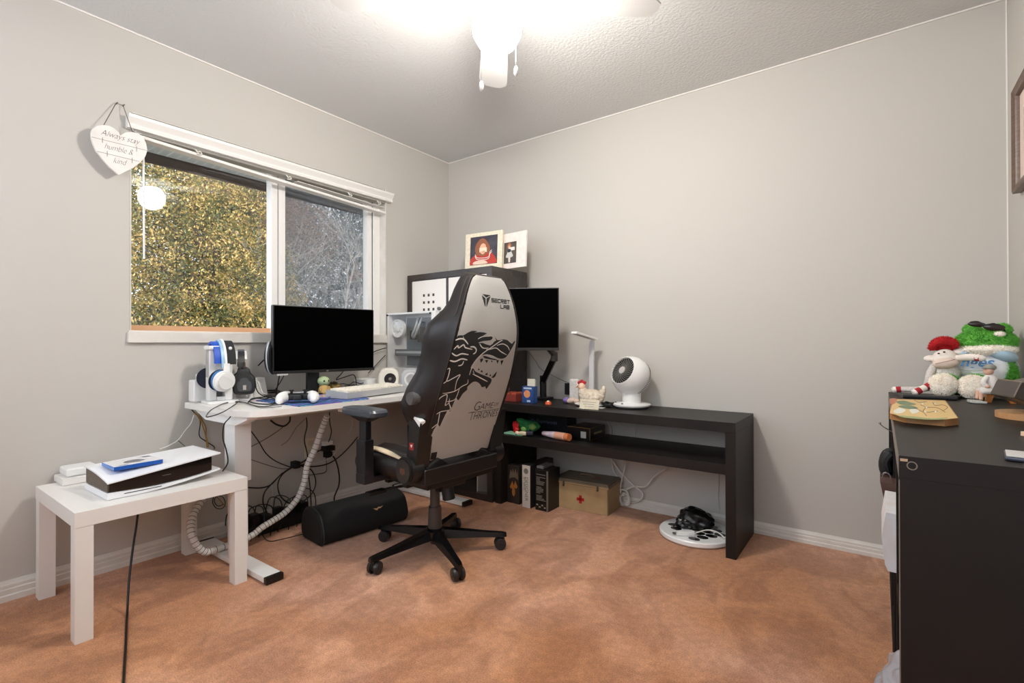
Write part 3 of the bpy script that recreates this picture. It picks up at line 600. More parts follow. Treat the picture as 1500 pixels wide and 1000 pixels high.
# ---- globe shaped fan
fx = cY(925,592,-.17); fn = thing('table_fan', 'white globe-shaped table fan at the middle of the console table', 'fan', (fx.x,-.17,KZ))
k_ = mpp((fx.x,-.17,.75)); R_ = 28.5*k_
part('fan_base', MB().lathe([(.0,.001),(.085,.001),(.106,.014),(.108,.022),(.10,.026),(.055,.03),(0,.031)],(fx.x,-.17,KZ)), WPLA, fn)
part('neck', MB().cyl((fx.x,-.17,KZ+.03),(fx.x,-.17,KZ+.11),.052,.056,seg=32), WPLA, fn)
hc = cY(924,550,-.17); hc = V((fx.x-.004,-.17,hc.z)); ax = V((-.30,-.86,.44)).normalized()
prof = [(0,-R_*1.0)]+[(R_*1.0*sin(t),-R_*1.0*cos(t)) for t in [i*pi/16 for i in range(1,12)]]+[(R_*.82,R_*.60),(R_*.78,R_*.63),(R_*.74,R_*.60)]
prof = [(0,-R_)]+[(R_*sin(t),-R_*cos(t)) for t in [i*pi/18 for i in range(1,14)]]+[(R_*.745,R_*.69),(R_*.72,R_*.70),(R_*.71,R_*.62),(R_*.6,R_*.4),(0,R_*.4)]
hd_ = part('fan_head', MB().lathe(prof, hc, ax, 48), WPLA, fn)
part('fan_cavity', MB().cyl(hc+ax*R_*.55,hc+ax*R_*.60,R_*.70,seg=40), mat('cavity_dark',(14,13,12),.8), hd_)
Mg = frm(hc+ax*R_*.66, ax.orthogonal(), ax.cross(ax.orthogonal())); mb = MB()
GC = V((-.16,-.12))*R_
for k in range(28):
    a = 2*pi*k/28; pts = []
    for j in range(7):
        t = j/6; rr = R_*(.17+.54*t); aa = a+.75*t; pts.append(Mg @ V((rr*cos(aa), rr*sin(aa), R_*.05*(1-t*t))))
    mb.tube(pts, .0010, 4)
part('grille', mb, mat('grille_grey',(150,148,142),.4), hd_)
part('grille_cap', MB().cyl(hc+ax*R_*.68,hc+ax*R_*.74,R_*.19,seg=24,bev=.002), mat('cap_grey',(190,188,184),.35), hd_)
mb = MB()
for k in range(64):
    a = 2*pi*k/64; u = ax.orthogonal().normalized(); v = ax.cross(u); d = u*cos(a)+v*sin(a)
    mb.cyl(hc-ax*R_*.30+d*R_*.956, hc-ax*R_*.44+d*R_*.912, .0016, seg=5)
part('rear_vent', mb, mat('vent_dark',(40,36,34),.7), hd_)
part('fan_button', MB().cyl((fx.x-.02,-.255,KZ+.027),(fx.x-.02,-.255,KZ+.031),.005,seg=10), BLK, fn)
# ---- hen
hp_ = cY(866,584,-.235); hn = thing('ceramic_hen', 'white hen figurine with red comb on a dish on the console table', 'figurine', (hp_.x,-.235,KZ))
HEN = mat('hen_cream', (228,214,196), .6, var=(60,(205,188,166)), bump=(90,.9,.004)); x,y,z = hp_.x,-.235,KZ
part('dish', MB().lathe([(0,.001),(.07,.001),(.095,.01),(.098,.014),(.07,.012),(0,.012)],(x,y,z)), WPLA, hn)
part('body', MB().ell((x+.005,y,z+.055),(.078,.052,.044),sub=4,rough=.10,rs=9).ell((x-.055,y,z+.078),(.028,.027,.035),rough=.06).ell((x+.072,y,z+.083),(.020,.018,.026),rot=Matrix.Rotation(.6,3,'Y'),rough=.08).ell((x+.082,y,z+.105),(.012,.012,.018),rough=.05), HEN, hn)
part('head', MB().ell((x-.06,y-.004,z+.112),(.023,.02,.023)), mat('hen_face',(232,196,170),.6), hn)
part('comb', MB().ell((x-.078,y,z+.135),(.014,.008,.012),sub=2).ell((x-.062,y,z+.141),(.013,.008,.014),sub=2).ell((x-.046,y,z+.136),(.014,.008,.012),sub=2), mat('comb_red',(176,26,34),.5), hn)
part('beak', MB().cyl((x-.078,y-.006,z+.112),(x-.1,y-.012,z+.106),.006,.001,seg=8), mat('beak',(190,130,60),.5), hn)
bx = cY(842,575,-.1)
solo('baby_monitor', MB().box((bx.x-.035,-.115,KZ+.001),(bx.x+.028,-.085,KZ+.145),.014,seg=4), mat('speckled_white',(230,226,220),.5,var=(90,(206,200,196))), 'speckled white rounded panel standing behind the hen', 'panel')
ob = cY(812,572,-.0); 
solo('wall_socket', MB().box((cY(828,570,-.008).x,-.016,cY(828,573,-.008).z-.02),(cY(836,570,-.008).x+.01,-.002,cY(828,563,-.008).z+.01),.002), BLKM, 'small black socket low on the back wall behind the console', 'socket')
q = cZ(829,584,KZ); q.y = min(q.y,-.2); q = cY(829,584,-.2)
solo('purple_toy', MB().ell((q.x,-.2,KZ+.0185),(.019,.017,.0175),sub=3), mat('purple_plastic',(132,112,176),.4), 'small purple round toy lying left of the hen', 'toy')
solo('shell_toy', MB().ell((q.x+.045,-.21,KZ+.02),(.03,.022,.018),rot=Matrix.Rotation(-.3,3,'Y'),rough=.1,rs=6).ell((q.x+.075,-.205,KZ+.017),(.022,.016,.015),rough=.1,rs=6), mat('shell_pink',(226,198,180),.6), 'small pink-white shell-like toy between the purple toy and the hen', 'toy')
q = cY(863,598,-.37)
nc = thing('note_card', 'small folded cream note card at the front edge of the console table', 'card', (q.x,-.36,KZ))
Mn = frm((q.x-.055,-.385,KZ+.001),(1,.05,0),(0,.25,1)); part('card_leaf', MB().box((0,0,-.0008),(.118,.055,0),0,Mn), mat('card_cream',(226,218,196),.7,var=(40,(214,204,180))), nc)
part('card_writing', MB().box((.012,.038,.0002),(.10,.041,.0005),0,Mn).box((.02,.026,.0002),(.09,.029,.0005),0,Mn).box((.03,.014,.0002),(.085,.016,.0005),0,Mn), mat('ink_grey',(150,144,132),.7), nc)
part('card_flap', MB().prism([(0,0),(.118,0),(.118,.05),(0,.05)], frm((q.x-.06,-.33,KZ+.0015),(1,.05,0),(0,1,0)), 0, .0008).prism([(-.03,0),(.03,-.02),(.02,.02)], frm((q.x-.05,-.375,KZ+.0015),(1,0,0),(0,1,0)),0,.0008), WPLA, nc)
q = cY(892,588,-.22)
mb = MB(); rnd = random.Random(8)
pts = [V((q.x+.04*cos(a)+rnd.uniform(-.01,.01), -.22+.045*sin(a)+rnd.uniform(-.01,.01), KZ+.008+.006*(i%4))) for i,a in enumerate([k*.9 for k in range(22)])]
mb.tube(pts, .0045, 6, smooth=4); mb.box((q.x-.035,-.25,KZ+.001),(q.x+.02,-.22,KZ+.02),.005)
solo('coiled_charger', mb, BLKM, 'coiled black charger cable beside the fan base', 'cable')
# ---- small boxes at the left end of the console table
q = cY(775,588,-.33); xb = q.x; k_ = mpp(q)
bb = thing('snack_box', 'blue snack box with an orange biscuit picture and a white flap', 'box', (xb,-.32,KZ))
part('carton', MB().box((xb-.043,-.345,KZ+.001),(xb+.043,-.30,KZ+.105),.002), mat('carton_blue',(38,84,150),.4,var=(18,(28,60,118))), bb)
part('flap', MB().box((xb-.02,-.318,KZ+.105),(xb+.035,-.31,KZ+.15),.001), mat('flap_white',(228,224,204),.6), bb)
part('biscuit_picture', MB().ell((xb-.005,-.3455,KZ+.058),(.024,.0012,.024),sub=3), mat('biscuit_orange',(224,138,84),.5,var=(60,(236,176,126))), bb)
part('name_band', MB().box((xb-.03,-.3462,KZ+.088),(xb+.03,-.3455,KZ+.098)).box((xb-.005,-.3462,KZ+.008),(xb+.02,-.3455,KZ+.02)), mat('band_pale',(196,214,234),.4), bb)
q = cY(752,586,-.3); 
rd = thing('red_box', 'dull red open box beside the blue snack box', 'box', (q.x,-.29,KZ)); xr = q.x
part('box_body', MB().box((xr-.05,-.33,KZ+.001),(xr+.042,-.25,KZ+.045),.002), mat('dull_red',(140,54,44),.55), rd)
part('box_rim', MB().box((xr-.05,-.334,KZ+.045),(xr-.01,-.25,KZ+.058),.002).box((xr+.008,-.334,KZ+.045),(xr+.046,-.25,KZ+.058),.002), mat('red_rim',(186,84,62),.5), rd)
q = cY(803,590,-.32); xo = q.x
og = thing('orange_cap', 'tiny orange and white cap lying alone on the console table', 'cap', (xo,-.32,KZ))
part('cap_ring', MB().lathe([(0,.001),(.019,.001),(.019,.01),(.015,.016),(0,.018)],(xo,-.32,KZ),seg=20), mat('cap_orange',(222,96,50),.4), og)
part('cap_top', MB().ell((xo,-.32,KZ+.018),(.010,.010,.006),sub=2), mat('cap_pale',(240,206,180),.5), og)
part
cable('thin dark wire drooping from the monitor arm across the wall', [(772,512),(784,528),(792,540),(806,548),(822,556),(834,561)], .0, .0018, CBGY, conv=None, fn=lambda a,b,c: cY(a,b,-.02), zmin=0, name='hanging_cable')
# ---- middle shelf contents
SZ1 = KS1+.001
gp = thing('green_plush', 'crumpled green plush toy with red shiny bow on the middle shelf', 'plush toy', (.98,-.35,KS1))
GRN = mat('plush_green',(52,150,84),.8,var=(30,(36,120,66)),bump=(120,.6,.003))
x = cY(770,625,-.33).x
part('plush_body', MB().ell((x-.01,-.31,SZ1+.05),(.065,.045,.042),rough=.22,rs=3).ell((x+.055,-.31,SZ1+.052),(.032,.03,.03),rough=.2,rs=4).ell((x-.02,-.33,SZ1+.075),(.05,.03,.02),rot=Matrix.Rotation(.3,3,'Y'),rough=.2,rs=3), GRN, gp)
part('plush_claw', MB().ell((x+.06,-.345,SZ1+.055),(.026,.015,.02),rough=.2,rs=4).ell((x-.0,-.352,SZ1+.035),(.02,.012,.016),rough=.1), mat('plush_lime',(128,170,90),.8), gp)
part('red_bow', MB().ell((x-.062,-.352,SZ1+.05),(.022,.014,.034),rot=Matrix.Rotation(-.4,3,'Y'),sub=4,rough=.35,rs=3).ell((x-.05,-.362,SZ1+.025),(.02,.012,.02),rough=.3,rs=4), mat('foil_red',(196,26,32),.2), gp)
part('pale_cloth', MB().box((x-.12,-.40,SZ1),(x+.02,-.33,SZ1+.010),.004), mat('mint_cloth',(142,200,164),.8,bump=(40,.6,.004)), gp)
fg = thing('small_figurine', 'small pale figurine in a navy coat lying between the green plush and the bottle', 'toy', (x+.05,-.39,KS1))
part('toy_body', MB().tube([(x-.01,-.392,SZ1+.014),(x+.02,-.39,SZ1+.016),(x+.05,-.385,SZ1+.014)],[.010,.014,.010],10,smooth=3), mat('toy_cream',(220,206,176),.5), fg)
part('toy_head', MB().ell((x-.02,-.394,SZ1+.0155),(.013,.012,.0125),sub=3), mat('toy_cream2',(228,216,190),.5), fg)
part('toy_coat', MB().tube([(x+.045,-.384,SZ1+.018),(x+.085,-.372,SZ1+.019)],[.016,.015],10), mat('toy_navy',(34,30,52),.6), fg)
bo = thing('squeeze_bottle', 'pink and white squeeze bottle with an orange cap lying on the middle shelf', 'bottle', (1.19,-.31,KS1))
b0 = cY(793,628,-.35); b1 = cY(836,637,-.36); b0 = V((b0.x,-.33,SZ1+.020)); b1 = V((b1.x,-.375,SZ1+.024))
part('bottle_tube', MB().tube([b0,b0.lerp(b1,.4),b0.lerp(b1,.85)],[.013,.021,.022],16), mat('bottle_pink',(206,178,190),.35,var=(16,(226,222,232),(1,1,1))), bo)
part('bottle_cap', MB().tube([b0.lerp(b1,.86),b1],[.0225,.021],16), mat('bottle_orange',(208,122,74),.35), bo)
part('bottle_sleeve', MB().tube([b0.lerp(b1,.5),b0.lerp(b1,.84)],[.0225,.0228],16), mat('bottle_peach',(222,164,138),.4), bo)
dbx = thing('dark_book_box', 'dark navy boxed set with pale lettering at the back of the middle shelf', 'box', (.98,-.1,KS1))
x0 = cY(776,610,-.14).x; x1 = cY(833,612,-.14).x
part('box_body', MB().box((x0,-.16,SZ1),(x1,-.04,SZ1+.098),.002), mat('navy_box',(22,24,34),.4), dbx)
text('box_lettering', 'My Experiences', .034, frm((x0+.02,-.1605,SZ1+.05),(1,0,0),(0,0,1)), mat('dull_silver',(104,118,140),.5), dbx, space=.95)
x0 = cY(834,630,-.25).x; x1 = cY(866,640,-.27).x
kb_ = thing('black_gift_box', 'black flat box with a gold edge and white label on the middle shelf', 'box', (x0+.08,-.2,KS1))
Mk = Matrix.Translation((x0+.01,-.29,SZ1)) @ Matrix.Rotation(-.0,4,'Z')
part('box_body', MB().box((0,0,0),(.15,.20,.072),.002,Mk), mat('gift_black',(20,18,18),.3), kb_)
mb = MB(); 
for a,b in (((0,0,.0705),(.15,.002,.0735)),((.148,0,.0),(.1515,.002,.073)),((.148,0,.0705),(.1515,.20,.0735)),((.148,0,0),(.1515,.2,.003)),((.148,.198,0),(.1515,.2,.073))): mb.box(V(a)+V((0,-.001,0)),b,0,Mk)
part('gold_edge', mb, mat('gold_line',(150,120,74),.4,.5), kb_)
part('white_label', MB().box((.09,-.0012,.012),(.125,-.0002,.05),0,Mk), mat('label_white',(196,196,190),.6), kb_)
part('box_writing', MB().box((.1512,.05,.03),(.1518,.15,.042),0,Mk), mat('gold_ink',(170,146,104),.5), kb_)
# ---- under the console
x = cY(754,735,-.36).x
g1 = thing('figure_box', 'black toy figure box with a golden picture standing under the console', 'box', (x,-.30,0))
part('box_body', MB().box((x-.05,-.37,.001),(x+.043,-.22,.235),.002), mat('box_charcoal',(34,31,30),.35,var=(14,(52,46,42))), g1)
part('golden_picture', MB().ell((x-.002,-.3702,.075),(.012,.001,.03),sub=3).prism([(-.03,.10),(-.01,.14),(.0,.11),(.012,.145),(.03,.11),(.02,.095),(0,.105),(-.02,.09)], frm((x,-.3702,0),(1,0,0),(0,0,1)),0,.001), mat('golden',(176,112,58),.4), g1)
part('face_picture', MB().prism([(-.035,.15),(-.025,.21),(-.012,.19),(-.006,.22),(.004,.19),(.014,.222),(.022,.19),(.03,.21),(.035,.15),(.01,.165),(-.02,.16)], frm((x,-.3702,0),(1,0,0),(0,0,1)),0,.001), mat('picture_taupe',(112,100,84),.5), g1)
x = cY(773,738,-.38).x
g2 = thing('white_spined_box', 'tall box with a white spine and grey lettering under the console', 'box', (x,-.25,0))
part('box_body', MB().box((x-.03,-.395,.001),(x+.030,-.13,.262),.002), mat('box_dark_grey',(40,36,36),.4), g2)
part('spine', MB().box((x-.029,-.3965,.003),(x+.029,-.395,.260)), mat('spine_white',(214,208,200),.5), g2)
text('spine_lettering', 'DESIGNER', .032, frm((x-.008,-.3968,.19),(0,0,-1),(1,0,0)), mat('ink_mid',(120,116,112),.5), g2)
text('spine_lettering', 'SET SERIES', .018, frm((x-.02,-.3968,.19),(0,0,-1),(1,0,0)), mat('ink_mid',(120,116,112),.5), g2)
part('spine_rosette', MB().lathe([(.016,0),(.017,.0005),(.012,.0008),(.01,.0002)],(x,-.3968,.225),(0,-1,0)), mat('ink_mid',(120,116,112),.5), g2)
x = cY(784,740,-.38).x+.004
g3 = thing('black_text_box', 'large black box with small white print beside the first aid box', 'box', (x+.05,-.2,0))
part('box_body', MB().box((x,-.385,.001),(x+.092,-.25,.245),.002), mat('box_black',(22,20,19),.3), g3)
mb = MB(); rnd = random.Random(2)
for k in range(19):
    z = .215-k*.0085
    if k in (1,8,14): continue
    mb.box((x+.008,-.3858,z),(x+.03+rnd.random()*.045,-.3851,z+.0028))
for k in range(4): mb.box((x+.008+k*.018,-.3858,.03-(k%2)*.012),(x+.02+k*.018,-.3851,.038-(k%2)*.012))
part('small_print', mb, mat('print_white',(150,146,140),.5), g3)
part('grey_edge', MB().box((x+.080,-.3855,.003),(x+.0925,-.3849,.243)), mat('edge_grey',(110,104,98),.4), g3)
bk = solo('flat_case', MB().box((x+.0,-.37,.247),(x+.045,-.255,.262),.002), mat('case_grey',(116,110,112),.3), 'thin grey plastic case lying on top of the black text box', 'case')
# first aid box
A0 = cZ(812,741,0); A1 = cZ(891,756,0)
fa = thing('first_aid_box', 'worn cream wooden first aid box with a red cross under the console', 'first aid box', (1.3,-.15,0))
fu = V((A1.x-A0.x,A1.y-A0.y,0)); Lf = fu.length; fu.normalize(); Mf = frm((A0.x,A0.y,.001), fu, (-fu.y,fu.x,0))
CR = mat('box_cream',(184,158,116),.6,var=(7,(166,140,100)),bump=(60,.3,.001)); CR2 = mat('lid_olive',(124,112,94),.55,var=(7,(106,96,80)))
part('box_body', MB().box((0,0,0),(Lf,.21,.150),.002,Mf), CR, fa)
ld = part('lid', MB().box((-.003,-.003,.151),(Lf+.003,.213,.172),.003,Mf).box((.002,.002,.170),(Lf-.002,.208,.180),.004,Mf), CR2, fa)
part('lid_edge', MB().box((-.004,-.0045,.153),(Lf+.004,-.003,.162),0,Mf), CR, ld)
c_ = Lf*.5; part('red_cross', MB().box((c_-.024,-.0012,.060),(c_+.024,0,.078),0,Mf).box((c_-.009,-.0012,.045),(c_+.009,0,.093),0,Mf), mat('cross_red',(170,28,30),.5), fa)
for u in (.06,Lf-.07): part('latch', MB().box((u,-.006,.135),(u+.012,-.003,.165),.001,Mf).cyl(Mf @ V((u+.006,-.006,.14)), Mf @ V((u+.006,-.011,.14)),.006,seg=10), mat('aged_metal',(104,98,84),.45,.7), fa)
part('handle', MB().tube([Mf @ V(p) for p in ((c_-.05,.1,.182),(c_-.04,.1,.194),(c_+.04,.1,.194),(c_+.05,.1,.182))],.005,8), mat('handle_leather',(110,84,66),.6), ld)
part('worn_patch', MB().ell(Mf @ V((c_+.07,.1,.181)),(.03,.025,.0015),sub=3,rough=.3,rs=2), mat('rust',(132,100,78),.8), ld)
part('corner_strap', MB().box((Lf-.006,-.0015,0),(Lf+.001,0,.15),0,Mf), CR2, fa)
# white cables behind
Zc = lambda pts: zs(880,560,3.704,pts)
wcf = lambda a,b,c: cY(a,b,c)
cable('white cable dropping behind the console to the first aid box', [(35,215),(55,250),(55,300),(50,360),(60,430),(75,490),(120,540)], -.018, .0042, CBW, conv=Zc, fn=wcf, name='hanging_cable')
cable('white cable looping right from the first aid box under the console', [(60,420),(110,490),(180,560),(225,600),(210,640),(140,655)], -.03, .0048, CBW, conv=Zc, fn=wcf, name='hanging_cable')
cable('white cable rising from the first aid box to the console shelf at right', [(130,585),(180,565),(240,565),(290,510),(360,465)], -.04, .0044, CBW, conv=Zc, fn=wcf, name='hanging_cable')
cable('white cable crossing steeply right behind the first aid box', [(138,430),(125,480),(110,550),(108,600)], -.045, .0042, CBW, conv=Zc, fn=wcf, name='hanging_cable')
cable('coiled white cable resting on the floor right of the first aid box', [(105,580),(140,590),(150,640),(120,665),(105,630),(125,600),(155,625),(150,662),(112,655),(108,615),(130,612)], -.05, .0058, CBW, conv=Zc, fn=wcf, name='hanging_cable')
cable('thin white cable hanging in the shelf gap of the console', [(180,215),(188,250),(184,290)], -.012, .0022, CBW, conv=Zc, fn=wcf, name='hanging_cable')
cable('thin white cable hanging down the wall near the right console leg', [(640,500),(640,560),(638,620),(645,690)], -.006, .0015, mat('cable_wallgrey',(186,180,170),.6), conv=Zc, fn=wcf, name='hanging_cable')
# silver panel left of the console leg, on the floor in front of the corner shelf
pv = cZ(708,729,0)
sp_ = thing('silver_panel', 'small silver framed panel standing on the carpet left of the console leg', 'panel', (pv.x,pv.y,0)); Ms = frm((pv.x-.035,pv.y-.02,.001),(.9,.45,0),(0,.06,1))
part('panel_plate', MB().box((0,0,-.02),(.072,.175,0),.003,Ms), mat('panel_grey',(104,100,98),.35,.5), sp_)
part('panel_rim', MB().box((-.002,.155,-.021),(.074,.19,.003),.003,Ms).box((-.002,.002,-.001),(.003,.155,.003),0,Ms).box((.069,.002,-.001),(.074,.155,.003),0,Ms), mat('rim_silver',(186,172,158),.3,.4), sp_)
# round white board with black patches
rc = cZ(1008,780,.03); rc = V((1.985,-.235,0)); RR = .183
rw = thing('round_board', 'round white disc with black turtle-shell patches on the floor under the console', 'disc', rc)
part('disc', MB().lathe([(0,.001),(RR-.01,.001),(RR,.01),(RR,.026),(RR-.006,.032),(0,.032)], rc, seg=56), WPLA, rw)
mb = MB(); rnd = random.Random(5); cells = []
for i in range(-4,5):
    for j in range(-4,5):
        px_ = (i+.5*(j%2))*.060; py_ = j*.044
        r_ = math.hypot(px_,py_); an = math.degrees(math.atan2(py_,px_)) % 360
        if r_ > RR-.040 or not (an < 80 or 190 < an < 235 or 275 < an or 150 < an < 185): continue
        poly = [(px_+.026*cos(a)*(1+.2*rnd.random()), py_+.0195*sin(a)*(1+.2*rnd.random())) for a in (.5,1.57,2.64,3.66,4.71,5.76)]
        q_ = catmull([V((a,b,0)) for a,b in poly],3,True); mb.prism([(p.x,p.y) for p in q_], Matrix.Translation(rc), .032,.0332)
part('black_patches', mb, mat('patch_black',(22,18,16),.2), rw)
bg = thing('black_pouch', 'crumpled shiny black pouch on the round patterned disc', 'pouch', rc+V((-.01,.05,.033)))
b = MB().ell(rc+V((.0,.03,.078)),(.088,.058,.058),sub=5,rough=.28,rs=2.2).ell(rc+V((-.055,.0,.058)),(.05,.04,.035),rot=Matrix.Rotation(.3,3,'X'),sub=4,rough=.3,rs=2.5)
for v in b.bm.verts: v.co.z = max(v.co.z, .0335)
part('pouch_body', b, mat('pouch_black',(14,14,15),.3,bump=(25,.6,.006)), bg)
part('drawstring', MB().tube([rc+V((-.08,-.02,.06)),rc+V((-.10,-.05,.045)),rc+V((-.07,-.08,.037)),rc+V((-.02,-.07,.036))],.003,6,smooth=5), BLKM, bg)
pw = thing('plug_brick', 'white plug brick with cord lying at the front of the round disc', 'plug', rc+V((0,-.1,.033)))
Mp = Matrix.Translation(rc+V((-.02,-.115,.034))) @ Matrix.Rotation(.55,4,'Z'); part('brick_body', MB().box((-.045,-.014,0),(.045,.014,.02),.005,Mp), WPLA, pw)
part('prong', MB().box((-.062,-.006,.006),(-.045,.006,.012),.001,Mp), GREYM, pw)
part('cord', MB().tube([Mp @ V((.045,0,.01)), rc+V((.07,-.05,.06)), rc+V((.12,-.04,.055)), rc+V((.155,-.055,.04))],.0035,6,smooth=6), CBW, pw)
# ================================================================== things on the standing desk
Z0 = DZ+.001
# ---- main monitor
ma, mb2 = V((.234,-1.554,0)), V((.316,-.977,0)); md = (mb2-ma).normalized(); Lm = (mb2-ma).length; Mm = frm((ma.x,ma.y,0), md, (0,0,1))
mo = thing('desk_monitor', 'large black monitor with stand at the middle of the white desk', 'monitor', ((ma.x+mb2.x)/2-.06,(ma.y+mb2.y)/2,DZ))
part('monitor_back', MB().box((0,.846,-.035),(Lm,1.208,-.004),.006,Mm), BLK, mo)
part('screen_panel', MB().box((.006,.862,-.004),(Lm-.006,1.202,-.002),0,Mm), SCR, mo)
part('bezel_bar', MB().box((0,.846,-.004),(Lm,.861,.0005),.001,Mm), mat('bezel_grey',(30,28,27),.4), mo)
part('bezel_emblem', MB().box((Lm*.5-.006,.850,.0005),(Lm*.5+.006,.857,.001),0,Mm), mat('emblem_grey',(120,118,114),.4), mo)
part('sticker', MB().box((.02,.838,-.01),(.075,.847,.0006),0,Mm), mat('sticker_white',(190,186,180),.5), mo)
fb = cZ(463,577,Z0); sx = .40*Lm
part('stand_neck', MB().box((sx-.033,.73,-.075),(sx+.033,.95,-.045),.004,Mm).box((sx-.045,.90,-.05),(sx+.045,1.05,-.034),.003,Mm), mat('stand_black',(30,31,33),.35), mo)
part('stand_foot', MB().prism(rounded([(sx-.085,-.15),(sx+.085,-.15),(sx+.085,.0),(sx-.085,.0)],.03), Mm @ frm((0,Z0,0),(1,0,0),(0,0,1)), -.012, 0), mat('stand_black',(30,31,33),.35), mo)
# oval speaker behind its left edge
ov = cX(401,523,.17)
os_ = thing('oval_speaker', 'black oval disc with a pale rim behind the left edge of the monitor', 'speaker', (ov.x,ov.y,Z0))
Mo = frm((ov.x,ov.y,ov.z), (-.62,.78,0), (0,0,1))
poly = [(.07*cos(a),.092*sin(a)) for a in [i*pi/16 for i in range(32)]]
part('speaker_body', MB().loft([[Mo @ V((x*s,y*s,d)) for x,y in poly] for s,d in ((.6,-.03),(.92,-.022),(1,-.006),(.96,.002))]), mat('speaker_dark',(40,42,46),.4), os_)
part('speaker_rim', MB().tube([Mo @ V((x*1.0,y*1.0,-.008)) for x,y in poly], .0035, 6, closed=True), mat('rim_pale',(196,202,208),.25), os_)
sm_ = cX(404,577,.13); part('speaker_stem', MB().cyl((sm_.x,sm_.y,Z0+.004),(ov.x-.02,ov.y+.05,ov.z-.06),.0035,seg=8).cyl((ov.x-.02,ov.y+.05,ov.z-.06),(ov.x-.015,ov.y+.012,ov.z-.03),.006,seg=8).cyl((sm_.x,sm_.y,Z0),(sm_.x,sm_.y,Z0+.006),.02,seg=16), BLK, os_)
# ---- white boxes
w1 = cX(303,587,.09)
solo('white_box', MB().box((.03,w1.y-.06,Z0),(.095,w1.y+.052,Z0+.108),.01,seg=3).box((.035,w1.y-.03,Z0+.108),(.06,w1.y+.03,Z0+.135),.004), WPLA, 'white rounded box at the far left end of the desk behind the headset stand', 'box')
w2 = thing('router_tower', 'white slanted box on the desk behind the black headset', 'box', (.11,-1.60,DZ))
part('router_body', MB().prism([(-.07,0),(.095,0),(.075,.105),(-.07,.105)], frm((.12,-1.615,Z0),(0,1,0),(0,0,1)), -.055, 0), WPLA, w2)
mb = MB()
for k in range(9): mb.box((.1202,-1.67,Z0+.02+k*.009),(.1208,-1.55,Z0+.022+k*.009))
part('router_vent', mb, mat('vent_grey',(206,204,198),.5), w2)
# ---- headset stand
h0 = cZ(327,590,Z0); hx, hy = h0.x-.045, h0.y+.0
st = thing('headset_stand', 'white headset stand at the left end of the desk', 'stand', (hx,hy,DZ))
dF = V((1,0,0)); dS = V((.12,.993,0))   # towards the room, sideways
Mst = frm((hx,hy,Z0), dS, (0,0,1))             # u sideways, v up, n towards the room
part('stand_base', MB().prism(rounded([(-.065,-.07),(.07,-.07),(.07,.06),(-.065,.06)],.02), Mst @ frm((0,0,0),(1,0,0),(0,0,-1)), 0, .012), WPLA, st)
part('stand_post', MB().box((-.05,.012,-.03),(-.018,.255,.03),.006,Mst).box((.018,.012,-.03),(.052,.255,.03),.006,Mst).box((-.05,.118,-.03),(.052,.255,.028),.006,Mst).box((-.018,.012,-.03),(.018,.03,.03),.002,Mst), WPLA, st)
part('slot_panel', MB().box((-.018,.03,-.028),(.018,.118,-.01),0,Mst), mat('slot_grey',(128,126,128),.4), st)
part('stand_top', MB().box((-.055,.255,-.045),(.055,.275,.045),.008,Mst), WPLA, st)
def headset(name, label, M, Rx, top, cupz, cols, cr, groupless=True):
    shell, pad, band, inner = cols
    t = thing(name, label, 'headset', M @ V((0,0,0)))
    pts = [(-Rx*.92,cupz+cr*.9,0),(-Rx*1.0,cupz+(top-cupz)*.6,0),(-Rx*.72,top-.018,0),(0,top,0),(Rx*.72,top-.018,0),(Rx*1.0,cupz+(top-cupz)*.6,0),(Rx*.92,cupz+cr*.9,0)]
    hb = part('headband', MB().tube([M @ V(p) for p in pts], .019, 10, smooth=6, flat=.28, up=M.to_3x3() @ V((0,1,0)) if False else None), shell, t)
    return t, pts
# blue/white headset: seen along its band; cups face out to the sides of the stand
def arc(M, rx, z0, z1, n=12):                  # half ellipse in the plane across the stand
    return [M @ V((0,z0+(z1-z0)*sin(pi*i/n), rx*cos(pi*i/n))) for i in range(n+1)]
def strap(mb, pts, wid, th, side):             # flat band whose width runs along `side`
    side = V(side).normalized(); R_ = []
    for i,p in enumerate(pts):
        t = (pts[min(i+1,len(pts)-1)]-pts[max(i-1,0)]).normalized(); n = t.cross(side).normalized()
        R_.append([p+side*wid/2+n*th/2, p-side*wid/2+n*th/2, p-side*wid/2-n*th/2, p+side*wid/2-n*th/2])
    return mb.loft(R_)
BLU = mat('headset_blue',(34,84,190),.5); NAVY = mat('headset_navy',(28,32,48),.85); LBL = mat('headset_pale_blue',(150,190,220),.35)
hm = Mst @ Matrix.Translation((-.005,0,0)); sideU = hm.to_3x3() @ V((1,0,0))
hs1 = thing('blue_white_headset', 'white gaming headset with blue and navy padding on the white stand', 'headset', hm @ V((0,.2,0)))
part('headband', strap(MB(), arc(hm,.078,.17,.300), .012, .006, sideU), LBL, hs1)
part('headband_shell', strap(MB(), [p+sideU*.012 for p in arc(hm,.082,.16,.304)], .010, .008, sideU), WPLA, hs1)
sb = part('suspension_strap', strap(MB(), [p+sideU*.036 for p in arc(hm,.076,.185,.298)], .042, .004, sideU), mat('strap_charcoal',(38,38,40),.8), hs1)
part('strap_emblem', MB().ell(hm @ V((.036,.262,.063)), (.008,.008,.008), sub=2), WPLA, sb)
part('crown_pad', strap(MB(), [p-sideU*.012 for p in arc(hm,.062,.19,.290)], .04, .012, sideU), BLU, hs1)
c1 = hm @ V((-.004,.108,.085))
cup = part('earcup', MB().cyl(hm @ V((0,.108,.072)), hm @ V((.006,.104,.098)), .052,.047,seg=32,bev=.006), WPLA, hs1)
part('cup_disc', MB().cyl(hm @ V((.006,.104,.098)), hm @ V((.007,.104,.101)), .036,seg=32), mat('disc_pale',(222,222,220),.3), cup)
